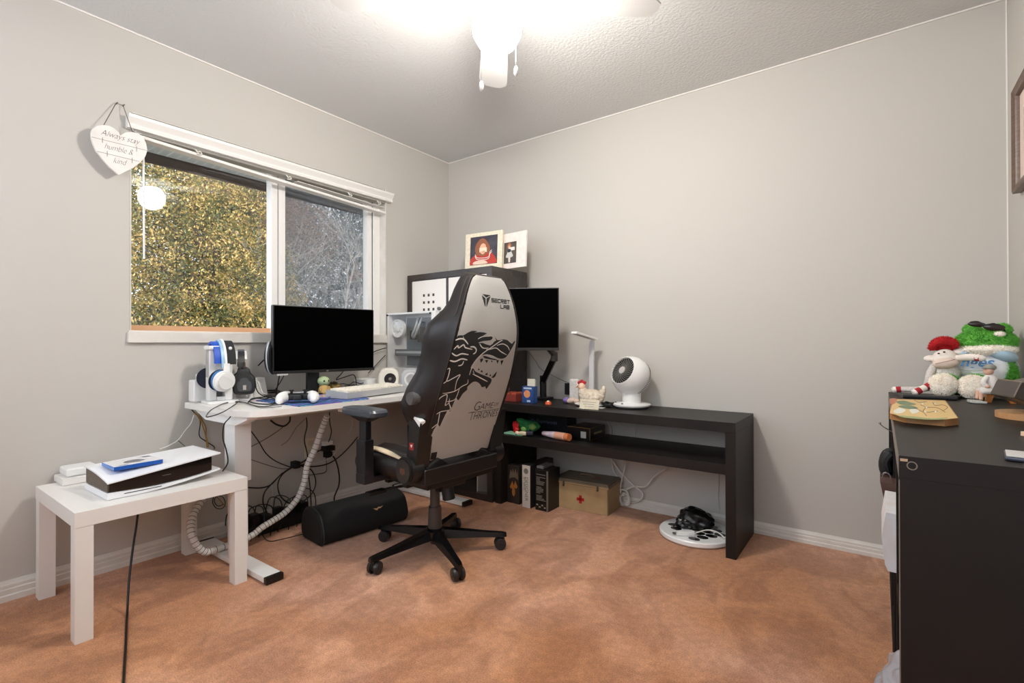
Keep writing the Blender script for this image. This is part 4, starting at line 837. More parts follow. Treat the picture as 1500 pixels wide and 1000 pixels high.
part('cup_ring', MB().cyl(hm @ V((-.004,.108,.060)), hm @ V((0,.108,.073)), .052,seg=32,bev=.004), mat('ring_blue',(70,130,190),.4), cup)
part('ear_pad', MB().cyl(hm @ V((-.012,.112,.036)), hm @ V((-.004,.108,.060)), .050,.052,seg=32,bev=.008), NAVY, cup)
cup2 = part('earcup', MB().cyl(hm @ V((-.02,.116,-.095)), hm @ V((-.02,.116,-.07)), .046,.052,seg=32,bev=.006), WPLA, hs1)
part('ear_pad', MB().cyl(hm @ V((-.02,.116,-.07)), hm @ V((-.03,.118,-.036)), .052,.05,seg=32,bev=.008), NAVY, cup2)
part('yoke', MB().box((.0,.135,.078),(.028,.19,.086),.003,hm).box((.0,.145,-.086),(.02,.19,-.078),.003,hm), WPLA, hs1)
# black headset on its own white hanger
h2 = cX(363,562,.20); st2 = thing('headset_hanger', 'curved white headset hanger beside the taller stand', 'stand', (.155,h2.y-.0,DZ))
M2_ = frm((.15,h2.y-.01,Z0), (.40,.917,0), (0,0,1))
part('hanger_base', MB().prism(rounded([(-.05,-.05),(.05,-.05),(.05,.05),(-.05,.05)],.02), M2_ @ frm((0,0,0),(1,0,0),(0,0,-1)), 0, .008), WPLA, st2)
part('hanger_post', MB().tube([M2_ @ V(p) for p in ((.045,.008,0),(.03,.07,0),(.012,.14,0),(0,.19,0),(-.005,.225,0))], [.014,.012,.012,.014,.02], 10, smooth=4), WPLA, st2)
part('hanger_top', strap(MB(), [M2_ @ V((0,.205+.037*sin(pi*i/10),.055*cos(pi*i/10))) for i in range(11)], .05, .01, dS), WPLA, st2)
hs2 = thing('black_headset', 'matt black gaming headset hanging beside the white one', 'headset', M2_ @ V((0,.2,0)))
part('headband', strap(MB(), [M2_ @ V((.0,.165+.088*sin(pi*i/12),.078*cos(pi*i/12))) for i in range(13)], .03, .006, dS), mat('band_black',(30,32,34),.5), hs2)
part('crown_pad', strap(MB(), [M2_ @ V((.0,.17+.067*sin(pi*i/12),.066*cos(pi*i/12))) for i in range(2,11)], .034, .008, dS), BLKM, hs2)
oc = [(-.035,-.058),(.035,-.058),(.05,-.03),(.05,.02),(.03,.045),(.02,.07),(-.02,.07),(-.03,.045),(-.05,.02),(-.05,-.03)]
q_ = [(p.x,p.y) for p in catmull([V((a,b,0)) for a,b in oc],3,True)]
for sg,nm in ((1,'earcup'),(-1,'earcup')):
    Mc2 = M2_ @ Matrix.Translation((.012,.092,.075*sg)); 
    r3 = [[Mc2 @ V((x*s,y*s,d*sg)) for x,y in q_] for s,d in ((.85,-.035),(1,-.028),(1,-.004),(.9,.012),(.72,.018))]
    cp = part(nm, MB().loft(r3), mat('cup_charcoal',(34,35,36),.5), hs2)
    if sg > 0:
        part('cup_plate', MB().prism([(x*.62,y*.5-.012) for x,y in q_], Mc2, .0181, .022), mat('plate_grey',(74,76,78),.25), cp)
        part('cup_emblem', MB().box((-.006,-.035,.022),(.008,-.012,.0228),0,Mc2), mat('emblem_pale',(176,168,162),.4), cp)
    part('arm_post', MB().tube([Mc2 @ V((0,.06,0)), Mc2 @ V((0,.10,0))], .006, 8), mat('post_brown',(70,54,46),.4), cp)
# ---- mouse mat, controller, tablet
mt = thing('mouse_mat', 'blue and violet swirling mouse mat under the controller and keyboard', 'mouse mat', (.5,-1.3,DZ))
mm_ = bpy.data.materials.new('mat_swirl'); mm_.use_nodes = True; nt = mm_.node_tree; b = nt.nodes['Principled BSDF']; b.inputs['Roughness'].default_value = .7
tc = nt.nodes.new('ShaderNodeTexCoord'); wv = nt.nodes.new('ShaderNodeTexWave'); wv.inputs['Scale'].default_value = 5; wv.inputs['Distortion'].default_value = 9; wv.inputs['Detail'].default_value = 2
rp = nt.nodes.new('ShaderNodeValToRGB'); el = rp.color_ramp.elements; cs_ = [(20,24,60),(34,84,150),(96,180,196),(40,60,150),(110,60,160)]
while len(el) < 5: el.new(.5)
for i,c in enumerate(cs_): el[i].position = i/4; el[i].color = lin(c)
nt.links.new(tc.outputs['Object'], wv.inputs['Vector']); nt.links.new(wv.outputs['Fac'], rp.inputs[0]); nt.links.new(rp.outputs[0], b.inputs['Base Color'])
part('mat_sheet', MB().prism(rounded([(.26,-1.66),(.665,-1.66),(.665,-1.28),(.52,-1.22),(.26,-1.22)],.015), Matrix.Translation((0,0,Z0)), 0, .003), mm_, mt)
ZM = Z0+.0035
gp_ = cZ(440,584,ZM+.02)
ct = thing('game_controller', 'white and black game controller lying at the edge of the mouse mat', 'controller', (gp_.x-.02,gp_.y,ZM))
dr = V((.62,.785,0)).normalized(); Mk = frm((gp_.x-.035,gp_.y+.012,ZM), dr, V((-dr.y,dr.x,0)))   # u across, v away
def grip(s): return [Mk @ V(p) for p in ((s*.045,.02,.030),(s*.062,.0,.028),(s*.072,-.03,.024),(s*.074,-.065,.018))]
part('grip_shell', MB().tube(grip(-1),[.022,.027,.025,.016],14,smooth=4).ell(grip(-1)[-1],.0165), WPLA, ct)
part('grip_shell', MB().tube(grip(1),[.022,.027,.025,.016],14,smooth=4).ell(grip(1)[-1],.0165), WPLA, ct)
part('centre_body', MB().box((-.05,-.02,.012),(.05,.04,.045),.012,Mk,seg=3).box((-.02,-.04,.012),(.02,-.01,.042),.008,Mk), BLK, ct)
for s in (-1,1): part('thumbstick', MB().cyl(Mk @ V((s*.03,-.012,.044)), Mk @ V((s*.03,-.014,.056)),.006,seg=12).cyl(Mk @ V((s*.03,-.014,.056)), Mk @ V((s*.03,-.014,.062)),.011,seg=16,bev=.001), BLK, ct)
part('touch_pad', MB().box((-.027,.0,.0445),(.027,.036,.0475),.002,Mk), mat('pad_pale',(206,208,214),.3), ct)
kb0 = cZ(500,586,ZM); kb1 = cZ(596,573,ZM)
kd = V((kb1.x-kb0.x,kb1.y-kb0.y,0)).normalized(); Mkb = frm((kb0.x-.005,kb0.y+.04,ZM), kd, V((-kd.y,kd.x,0)))
Lk = min((kb1-kb0).length+.04,.46)
kbd = thing('keyboard', 'white mechanical keyboard on the desk in front of the monitor', 'keyboard', (kb0.x-.06,(kb0.y+kb1.y)/2,DZ))
part('keyboard_case', MB().prism([(0,0),(.15,0),(.15,.040),(0,.030)], Mkb @ frm((0,0,.0015),(0,1,0),(0,0,1)) , 0, Lk), mat('case_grey2',(176,176,176),.4), kbd)
mb = MB()
for r in range(6):
    for k in range(17):
        u = .010+k*(Lk-.02)/17; v = .012+r*.0205; z = .031+.010*v/.15
        if r == 0 and 4 <= k <= 9:
            if k == 4: mb.box((u,v,z),(u+6*(Lk-.02)/17-.003,v+.017,z+.011),.002,Mkb)
            continue
        mb.box((u,v,z),(u+(Lk-.02)/17-.003,v+.017,z+.011),.002,Mkb,seg=1)
part('keycaps', mb, mat('keycap_ivory',(236,230,216),.5), kbd)
tb = cZ(487,584,ZM)
tbt = thing('phone', 'slim lilac-edged phone leaning at the left end of the keyboard', 'phone', (tb.x-.02,tb.y,DZ))
Mt_ = frm((tb.x-.06,tb.y-.075,ZM+.001), V((.75,.6,0)), V((-.6,.75,.0)))
part('phone_body', MB().box((0,0,0),(.075,.15,.009),.003,Mt_), mat('phone_lilac',(110,110,160),.25), tbt)
part('phone_glass', MB().box((.003,.003,.009),(.072,.147,.0098),.0005,Mt_), mat('phone_face',(150,160,196),.08), tbt)
fg = cX(474,576,.25); x,y = fg.x, fg.y; z = Z0
ff = thing('desk_figure', 'small pale green-headed figure in a tan coat on the desk by the monitor stand', 'figurine', (x,y,DZ))
part('figure_coat', MB().lathe([(.024,.0),(.030,.01),(.026,.035),(.018,.05),(.01,.055)],(x,y,z),seg=20).ell((x+.01,y-.026,z+.03),(.009,.009,.016)).ell((x+.01,y+.026,z+.03),(.009,.009,.016)), mat('coat_tan',(196,160,96),.7), ff)
part('figure_head', MB().ell((x,y,z+.075),(.030,.034,.026)), mat('head_green',(176,196,150),.5), ff)
part('figure_eyes', MB().ell((x+.025,y-.012,z+.076),(.005,.006,.006),sub=2).ell((x+.025,y+.014,z+.076),(.005,.006,.006),sub=2), BLK, ff)
bk2 = cX(488,572,.16)
mb = MB().lathe([(.0,.0),(.030,.0),(.036,.03),(.034,.045),(.03,.045),(.0,.02)],(bk2.x,bk2.y+.01,Z0),seg=24)
pb = thing('trinket_bowl', 'small brown patterned bowl of trinkets beside the green-headed figure', 'bowl', (bk2.x,bk2.y+.01,DZ)); part('bowl_body', mb, mat('bowl_brown',(80,62,40),.5,var=(60,(190,160,90))), pb)
rnd = random.Random(3); mb = MB()
for k in range(9): mb.ell((bk2.x+rnd.uniform(-.018,.018),bk2.y+.01+rnd.uniform(-.018,.018),Z0+.045+rnd.uniform(0,.008)),.009,sub=2)
part('trinkets', mb, mat('trinket',(96,84,62),.3,.4), pb)
bw = cX(536,563,.12); x,y = .115, bw.y
wb = thing('white_bowl', 'wide white bowl on the desk left of the round-driver speaker', 'bowl', (x,y,DZ))
part('bowl_body', MB().lathe([(0,0),(.045,0),(.066,.02),(.07,.058),(.066,.06),(.06,.03),(0,.012)],(x,y,Z0)), WPLA, wb)
part('bowl_mark', MB().cyl((x+.05,y-.048,Z0+.018),(x+.055,y-.052,Z0+.018),.006,seg=10), BLK, wb)
def cup_speaker(label, px, py, x, hh, face, scale=1):
    p = cX(px,py,x); t = thing('desk_speaker', label, 'speaker', (x,p.y,DZ))
    d = V((.80,-.60,0)) ; M = frm((x,p.y,Z0+hh), V((.60,.80,0)), (0,0,1)); s = .066*scale
    out = rounded([(-s,-s*.55),(-s*.6,-s),(s*.6,-s),(s,-s*.55),(s,s*.5),(s*.55,s),(-s*.55,s),(-s,s*.5)],s*.3,4)
    part('cabinet', MB().loft([[M @ V((a*k_,b*k_,n_*scale)) for a,b in out] for k_,n_ in ((.55,-.08),(.82,-.06),(.97,-.02),(1,.02),(.92,.038),(.8,.044))]), face, t)
    return t, M, s
t, M, s = cup_speaker('white faceted speaker with a black round driver on the desk', 569, 566, .26, .067, mat('speaker_ivory',(234,228,216),.35))
part('driver', MB().lathe([(.036,0),(.036,.002),(.028,.001),(.02,-.001),(.012,.0),(.010,.004),(0,.006)],M @ V((.008,-.004,.0445)),M.to_3x3() @ V((0,0,1))), mat('driver_black',(34,30,30),.35), t)
part('driver_dome', MB().ell(M @ V((.008,-.004,.047)),(.010,.010,.007),rot=M.to_3x3(),sub=3), mat('dome_grey',(120,108,104),.2), t)
# ---- PC tower
px0 = thing('computer_tower', 'white computer tower with a glass side panel at the right end of the desk', 'computer', (.2,-.55,DZ))
CY = -.635; CX0 = cY(567,459,CY).x; CX1 = cY(634,457,CY).x; CZ1 = cY(600,457,CY).z; CY1 = CY+.165; c0_, c1_ = max(CX0,.012), CX1
PCW = mat('pc_white',(236,234,232),.35); PCD = mat('pc_inner',(128,136,140),.5)  # inner grey lightened: bright reflections of the side glass put into the colour
part('chassis', MB().box((c0_,CY,Z0+.012),(c1_,CY1,Z0+.03),.001).box((c0_,CY,CZ1-.012),(c1_,CY1,CZ1),.002).box((c0_,CY+.002,Z0+.03),(c0_+.018,CY1,CZ1-.012)).box((c1_-.014,CY,Z0+.03),(c1_,CY1,CZ1-.012)).box((c0_,CY1-.01,Z0+.03),(c1_,CY1,CZ1-.012)), PCW, px0)
part('psu_shroud', MB().box((c0_+.02,CY+.012,Z0+.03),(c1_-.015,CY1-.01,Z0+.12),.002), PCW, px0)
part('shroud_ring', MB().lathe([(.034,0),(.036,.003),(.028,.003),(.027,0)],(c0_+.17,CY+.0115,Z0+.075),(0,-1,0)), WPLA, px0)
part('motherboard', MB().box((c0_+.05,CY1-.03,Z0+.13),(c1_-.03,CY1-.011,CZ1-.03)), PCD, px0)
part('graphics_card', MB().box((c0_+.045,CY+.03,Z0+.20),(c1_-.06,CY1-.04,Z0+.245),.003), mat('gpu_grey',(96,102,108),.4), px0)
part('graphics_label', MB().box((c0_+.06,CY+.028,Z0+.218),(c1_-.09,CY+.0301,Z0+.232)), mat('gpu_label',(168,172,174),.4), px0)
fnx = (c0_+.075, CY+.05, CZ1-.105)
fp_ = part('case_fan', MB().lathe([(.058,0),(.062,0),(.062,.025),(.058,.025),(.056,.012)],fnx,(0,-1,0)).lathe([(.0,.0),(.02,0),(.02,.02),(0,.022)],fnx,(0,-1,0)), WPLA, px0)
mb = MB()
for k in range(9):
    a = 2*pi*k/9; R_ = Matrix.Translation(V(fnx)) @ Matrix.Rotation(a,4,'Y') @ Matrix.Rotation(.5,4,'X'); mb.box((.018,-.014,-.011),(.057,-.012,.014),0,R_)
part('fan_blade', mb, mat('blade_pale',(220,224,226),.3), fp_)
part('cooler_block', MB().box((c0_+.14,CY+.08,CZ1-.18),(c0_+.20,CY1-.03,CZ1-.12),.004), BLK, px0)
part('memory_stick', MB().box((c0_+.215,CY+.08,CZ1-.2),(c0_+.222,CY1-.03,CZ1-.06)).box((c0_+.23,CY+.08,CZ1-.2),(c0_+.237,CY1-.03,CZ1-.06)), GREYM, px0)
for dx in (0,.028): part('coolant_hose', MB().tube([(c0_+.17+dx*.6,CY+.08,CZ1-.17),(c0_+.20+dx,CY+.05,CZ1-.15),(c0_+.24+dx,CY+.04,CZ1-.10),(c0_+.25+dx*1.3,CY+.06,CZ1-.03)],.0075,8,smooth=6), mat('hose_grey',(168,172,174),.4), px0)
part('side_glass', MB().box((c0_+.002,CY-.005,Z0+.03),(c1_-.004,CY-.001,CZ1-.002)), GLASS, px0)
for a,b in ((.016,-.018),(.016,-.40),): pass
for xx in (c0_+.012,c1_-.016):
    for zz in (CZ1-.014,Z0+.045): part('glass_screw', MB().cyl((xx,CY-.005,zz),(xx,CY-.012,zz),.006,seg=12), BLK, px0)
part('front_panel', MB().box((c1_,CY+.002,Z0+.012),(c1_+.022,CY+.04,CZ1),.002), PCW, px0)
part('front_mesh', MB().box((c1_,CY+.041,Z0+.012),(c1_+.020,CY1,CZ1-.002),.001), mat('mesh_dark',(34,38,46),.5), px0)
part('case_foot', MB().box((c0_+.01,CY+.01,Z0),(c0_+.06,CY1-.01,Z0+.0118)).box((c1_-.06,CY+.01,Z0),(c1_-.01,CY1-.01,Z0+.0118)), BLK, px0)
t, M, s = cup_speaker('grey-white speaker with a large pale ring between the tower and the chair back', 601, 564, .36, .06, mat('speaker_grey',(178,180,182),.4), .95)
part('driver_ring', MB().lathe([(.040,0),(.042,.003),(.034,.003),(.030,.0),(0,.0)],M @ V((0,0,.0425)),M.to_3x3() @ V((0,0,1))), mat('ring_pale',(214,214,214),.35), t)
# ---- cables on the desk
dz = lambda z: (lambda a,b,c: cZ(a,b,z))
Z3 = lambda pts: zs(260,470,5.884,pts)
cable('long thin black cable looping off the front left corner of the desk', [(900,640),(820,720),(700,735),(560,700),(420,705),(300,760),(250,815),(270,825),(380,790),(480,730),(520,700)], [Z0+.003]*5+[Z0+.005,Z0+.006,Z0+.009]+[Z0+.006]*3, .0022, CBL, conv=Z3, fn=lambda a,b,c: cZ(a,b,c), zmin=Z0+.003)
cable('thin grey cable curling across the desk corner toward the controller', [(500,690),(600,705),(700,745),(800,745),(900,735)], Z0+.006, .0018, CBGY, conv=Z3, fn=lambda a,b,c: cZ(a,b,c), zmin=Z0+.005)
cable('tangled black cable nest on the desk left of the controller', [(610,700),(640,670),(700,660),(760,655),(820,665),(850,690),(800,715),(720,715),(650,705),(620,690),(680,665),(760,670),(840,640),(880,620),(830,600),(760,600),(740,630),(800,640),(870,650)], Z0+.010, .003, CBL, conv=Z3, fn=lambda a,b,c: cZ(a,b,c), zmin=Z0+.008)
cable('second dark cable coil stacked on the cable nest', [(740,600),(800,590),(870,600),(895,625),(850,650),(780,645),(740,625),(780,600),(850,605),(880,635)], Z0+.022, .004, CBL, conv=Z3, fn=lambda a,b,c: cZ(a,b,c), zmin=Z0+.019)
cable('black cable hanging from the black headset to the desk', [(672,535),(678,580),(700,620),(740,645),(790,655)], (.2,.2,.22,.26,.3), .0025, CBL, conv=Z3, fn=cX, zmin=Z0+.004)
cable('white cable curving down beside the router box to the desk', [(690,520),(715,580),(735,620),(770,640)], (.16,.18,.2,.24), .004, CBW, conv=Z3, fn=cX, zmin=Z0+.006)
cable('black cable slanting down behind the left foot of the monitor', [(925,455),(890,520),(845,590)], (.12,.12,.12), .0028, CBL, conv=Z3, fn=cX, zmin=Z0+.004)
cable('black cable rising from the router box to the oval speaker', [(695,385),(730,350),(765,318)], (.08,.1,.12), .0035, CBL, conv=Z3, fn=cX, zmin=Z0)
Z4 = lambda pts: zs(380,430,5.77,pts)
cable('black cable arching over the desk right of the monitor stand', [(720,640),(690,680),(650,725),(720,705),(790,685),(812,710),(820,770)], (.10,.10,.12,.14,.16,.17,.18), .003, CBL, conv=Z4, fn=cX, zmin=Z0+.004)
cable('dark cable tangle lying behind the keyboard', [(650,775),(700,760),(760,768),(800,745),(850,760),(900,750),(950,760),(880,775),(800,772),(720,780)], .16, .0025, CBL, conv=Z4, fn=cX, zmin=Z0+.004)
cable('black cable running from the monitor edge to the tower', [(960,495),(1010,475),(1070,458)], (.03,.03,.03), .003, CBL, conv=Z4, fn=cX, zmin=Z0)
cable('black cable sloping behind the monitor toward the tower foot', [(920,670),(970,620),(1020,565),(1065,520)], (.03,.03,.03,.03), .003, CBL, conv=Z4, fn=cX, zmin=Z0)
# ================================================================== gaming chair
HUB = V((1.04,-1.19,0)); RZ = radians(86)
ch = thing('gaming_chair', 'black and white gaming chair with a snarling wolf print on its back', 'chair', HUB, RZ)
def cp(nm, mb, m, par=None, ang=35, label=None):
    MW = wmat(ch); bmesh.ops.transform(mb.bm, matrix=MW, verts=mb.bm.verts); return part(nm, mb, m, par or ch, ang=ang, label=label)
XC = .02
# star base
sb = cp('star_base', MB().lathe([(0,.075),(.045,.075),(.052,.09),(.05,.115),(.035,.125),(0,.125)]), mat('base_black',(14,14,15),.25))
for k in range(5):
    a = radians(-99+72*k)-RZ; d = V((cos(a),sin(a),0)); q = V((-sin(a),cos(a),0))
    rings = []
    for r,wd,z0_,z1_ in ((.03,.030,.078,.12),(.12,.026,.074,.108),(.25,.020,.068,.09),(.325,.017,.062,.082),(.345,.012,.062,.078)):
        c = d*r; rings.append([c+q*wd+V((0,0,z0_)), c+q*wd*.7+V((0,0,z1_)), c-q*wd*.7+V((0,0,z1_)), c-q*wd+V((0,0,z0_))])
    cp('star_arm', MB().loft(rings), mat('base_black',(14,14,15),.25), sb, ang=30)
    e = d*.328; sw = radians((20,70,140,250,300)[k]); u = V((cos(sw),sin(sw),0)); tr_ = e+V((-u.y,u.x,0))*.0
    cs_ = cp('caster', MB().cyl(e+V((0,0,.066)),e+V((0,0,.045)),.009,seg=12).box((-.008,-.012,.022),(.030,.012,.052),.004,Matrix.Translation(e) @ Matrix.Rotation(sw,4,'Z')), BLK)
    wc = e+u*.014; ax_ = V((-u.y,u.x,0))
    for s in (-1,1): cp('wheel', MB().cyl(wc+ax_*s*.008+V((0,0,.0295)), wc+ax_*s*.026+V((0,0,.0295)), .029,.0265,seg=28,bev=.003).cyl(wc+ax_*s*.026+V((0,0,.0295)), wc+ax_*s*.028+V((0,0,.0295)), .012,seg=16), mat('caster_grey',(34,34,36),.4), cs_)
cp('gas_column', MB().cyl((0,0,.10),(0,0,.115),.035).cyl((0,0,.115),(0,0,.225),.034,.030,seg=32).cyl((0,0,.225),(0,0,.33),.0235,seg=32).cyl((0,0,.05),(0,0,.10),.022,seg=20), mat('column_grey',(62,58,56),.35))
cp('tilt_mechanism', MB().box((XC-.07,-.12,.335),(XC+.07,.11,.375),.008).box((XC-.035,-.05,.30),(XC+.035,.05,.34),.01).box((XC-.2,-.02,.352),(XC+.2,.015,.366),.002).box((XC-.2,.12,.352),(XC+.2,.15,.366),.002), BLK)
cp('tension_knob', MB().cyl((XC-.02,-.085,.34),(XC-.02,-.10,.275),.028,.030,seg=24,bev=.004), BLK)
cp('tilt_lever', MB().tube([(XC-.05,.02,.345),(XC-.16,.06,.34),(XC-.25,.10,.335)],.006,8).box((XC-.33,.075,.326),(XC-.24,.115,.342),.004), BLK)
# seat
def sq(x, z, x2, z2, y, bul=.02):
    return [(x,y,z),(x2,y,z),(x2+bul*.5,y,(z+z2)/2),(x2,y,z2),(x2-.07,y,z2+bul),(x2-.13,y,z2-.012),(x+.13,y,z2-.012),(x+.07,y,z2+bul),(x,y,z2),(x-bul*.5,y,(z+z2)/2)]
rings = []
for y,h_,s in ((-.17,.46,.9),(-.15,.475,1),(0,.49,1.02),(.12,.497,1.03),(.22,.492,1.02),(.285,.47,.98),(.31,.44,.92)):
    x_ = .215*s; rings.append([(XC+a,y,b) for a,_,b in [(p[0],0,p[2]) for p in sq(-x_,.382,x_,h_,0,.03)]])
cp('seat_cushion', MB().loft(rings), LEA, ang=50)
for s in (-1,1):
    cp('seat_bolster', MB().tube([(XC+s*.215,-.13,.440),(XC+s*.228,-.05,.455),(XC+s*.242,.08,.465),(XC+s*.238,.2,.462),(XC+s*.215,.285,.435),(XC+s*.18,.31,.41)],[.045,.056,.060,.058,.05,.035],16,smooth=4,flat=1), LEA)
    cp('bolster_trim', MB().tube([(XC+s*.262,-.085,.497),(XC+s*.268,.0,.515),(XC+s*.268,.1,.524),(XC+s*.263,.19,.517),(XC+s*.246,.26,.487),(XC+s*.232,.29,.458)],[.006,.017,.020,.018,.012,.004],10,smooth=4,flat=.45), mat('trim_cream',(226,208,176),.45), label='cream stripe along the seat edge')
cp('seat_pan', MB().box((XC-.2,-.16,.366),(XC+.2,.27,.384),.006), BLK)
# rear cross bar and recline hubs
BY, BZ = -.149, .487
cp('rear_bar', MB().box((XC-.235,-.186,.396),(XC+.225,-.10,.466),.010,seg=3), LEA)
for s in (-1,1):
    rh = cp('recline_hub', MB().cyl((XC+s*.222,-.115,.462),(XC+s*.292,-.115,.462),.060,seg=36,bev=.005).box((XC+s*.205,-.165,.395),(XC+s*.235,-.02,.47),.008), mat('hub_black',(24,22,22),.4))
    cp('hub_cap', MB().cyl((XC+s*.292,-.115,.462),(XC+s*.298,-.115,.462),.049,seg=36,bev=.002), mat('cap_black',(44,40,38),.35), rh)
    cp('hub_emblem', MB().box((XC+s*.2975,-.127,.452),(XC+s*.2988,-.122,.474)).box((XC+s*.2975,-.116,.448),(XC+s*.2988,-.111,.476)).box((XC+s*.2975,-.105,.452),(XC+s*.2988,-.100,.474)), mat('emblem_bronze',(120,80,56),.4), rh)
    cp('side_cover', MB().loft([[(XC+s*(.225+t),y,z) for y,z in ((-.200,.677),(-.130,.708),(-.105,.49),(-.165,.475))] for t in (-.03,.046)]), mat('cover_black',(30,28,27),.3), ang=20)
    if s < 0: cp('red_badge', MB().box((XC-.2722,-.156,.553),(XC-.2709,-.128,.583)), mat('badge_red',(150,40,40),.35)); cp('badge_mark', MB().prism([(-.007,.005),(.007,.005),(0,-.008)], frm((XC-.2723,-.142,.570),(0,-1,0),(0,0,1)), 0, .0006), mat('badge_white',(230,224,220),.4))
cp('cover_tip', MB().loft([[(XC-.2718,y,z) for y,z in ((-.2005,.678),(-.133,.7085),(-.195,.655))], [(XC-.246,y,z) for y,z in ((-.2015,.679),(-.133,.7095),(-.2012,.672))]]), WPLA, label='white triangular tip of the side cover')
# armrests
for s in (-1,1):
    x = XC+s*.335; yo = .10
    ar = cp('armrest', MB().box((x-.028,yo-.035,.425),(x+.02,yo+.035,.58),.008).box((x-.018,yo-.027,.57),(x+.012,yo+.027,.672),.006).box((min(x,XC+s*.15),yo-.03,.385),(max(x,XC+s*.15)+ (.0 if s<0 else .0),yo+.03,.412),.006).box((x-.03,yo-.035,.385),(x+.022,yo+.035,.43),.008), mat('arm_post_black',(26,27,31),.3))
    cp('height_button', MB().box((x+s*.022-.004,yo-.03,.50),(x+s*.022+.004,yo-.012,.53),.002), CHR, ar)
    cp('pad_bracket', MB().loft([[(x+a,yo+b,z) for a,b in ((-c_,-d_),(c_,-d_),(c_,d_),(-c_,d_))] for z,c_,d_ in ((.660,.018,.03),(.684,.038,.075))]), BLK, ar)
    pr = [[(x+a*k_,yo+.015+b*k_,z) for a,b in rounded([(-.05,-.135),(.035,-.14),(.05,-.06),(.05,.10),(.02,.14),(-.035,.13),(-.055,.06)],.025,4)] for z,k_ in ((.685,.92),(.690,1),(.706,1.02),(.716,.96),(.718,.86))]
    cp('arm_pad', MB().loft(pr), mat('pad_rubber',(62,68,76),.3), ar)
# backrest --------------------------------------------------------
lean = math.atan2(.2297,.9731); UPV = V((0,-sin(lean),cos(lean))); NV = V((0,-cos(lean),-sin(lean)))   # NV: out of the back, to the rear
OB = V((XC,BY,BZ))
KN = [(0,.0,.209,.17,.03),(.06,.006,.213,.20,.05),(.1,.011,.216,.225,.075),(.15,.016,.218,.255,.10),(.2,.023,.220,.285,.115),(.25,.032,.220,.298,.13),(.316,.042,.221,.285,.13),(.384,.052,.219,.262,.125),(.454,.058,.214,.258,.12),(.5,.061,.210,.262,.12),(.547,.062,.207,.268,.12),(.6,.060,.199,.262,.105),(.64,.055,.190,.232,.085),(.668,.050,.181,.205,.075),(.71,.042,.166,.18,.062),(.758,.027,.146,.158,.055),(.79,.016,.128,.138,.05),(.81,.009,.114,.124,.046),(.826,.003,.100,.108,.04),(.834,.0,.078,.085,.034)]
def kn(v, i):
    v = max(0,min(v,.834))
    for a,b in zip(KN, KN[1:]):
        if v <= b[0]: t = (v-a[0])/(b[0]-a[0]); t = t; return a[i]*(1-t)+b[i]*t
    return KN[-1][i]
def BP(u, v, n): return OB+V((1,0,0))*u+UPV*v+NV*n
rings = []
for v,b,hw,HW,dl_ in KN:
    th = .05+.03*min(1,v/.2)
    r = [(-hw,b-.004),(-hw*.5,b-.002),(0,b),(hw*.5,b-.002),(hw,b-.004),(hw+(HW-hw)*.35,b-.012-dl_*.18),(HW*.99,b-dl_*.62),(HW,b-dl_),(HW*.97,b-dl_-.018),(HW*.86,b-dl_-.022),(hw*.68,b-th-.012),(0,b-th),(-hw*.68,b-th-.012),(-HW*.86,b-dl_-.022),(-HW*.97,b-dl_-.018),(-HW,b-dl_),(-HW*.99,b-dl_*.62),(-hw-(HW-hw)*.35,b-.012-dl_*.18)]
    rings.append([BP(u,v,n) for u,n in r])
bk = cp('backrest', MB().loft(rings), LEA, ang=50)
# white rear panel
def rear(u, v): hw = kn(v,2); return kn(v,1)+.004-.010*(abs(u)/hw)**4
mb = MB(); G = []
NV_ = 64
for j in range(NV_+1):
    v = .002+.829*j/NV_; hw = kn(v,2)-.001; G.append([BP(hw*i/10,v,rear(hw*i/10,v)) for i in range(-10,11)])
mb.loft(G, closed=False)
bmesh.ops.solidify(mb.bm, geom=mb.bm.faces[:], thickness=.004)
rp_ = cp('rear_panel', mb, mat('panel_white_leather',(236,234,229),.42,bump=(320,.15,.001)), ang=60, label='off-white rear panel of the backrest')
for s in (-1,1):
    cp('seam', MB().tube([BP(s*(kn(v,2)+.001),v,kn(v,1)-.005) for v in [.0+.825*i/40 for i in range(41)]],.0022,6), mat('seam_brown',(40,32,29),.6), bk)
    cp('shoulder_knob', MB().cyl(BP(s*.23,.285,.0-.045),BP(s*.305,.285,-.045),.027,seg=28,bev=.004), mat('knob_grey',(84,82,82),.3), bk)
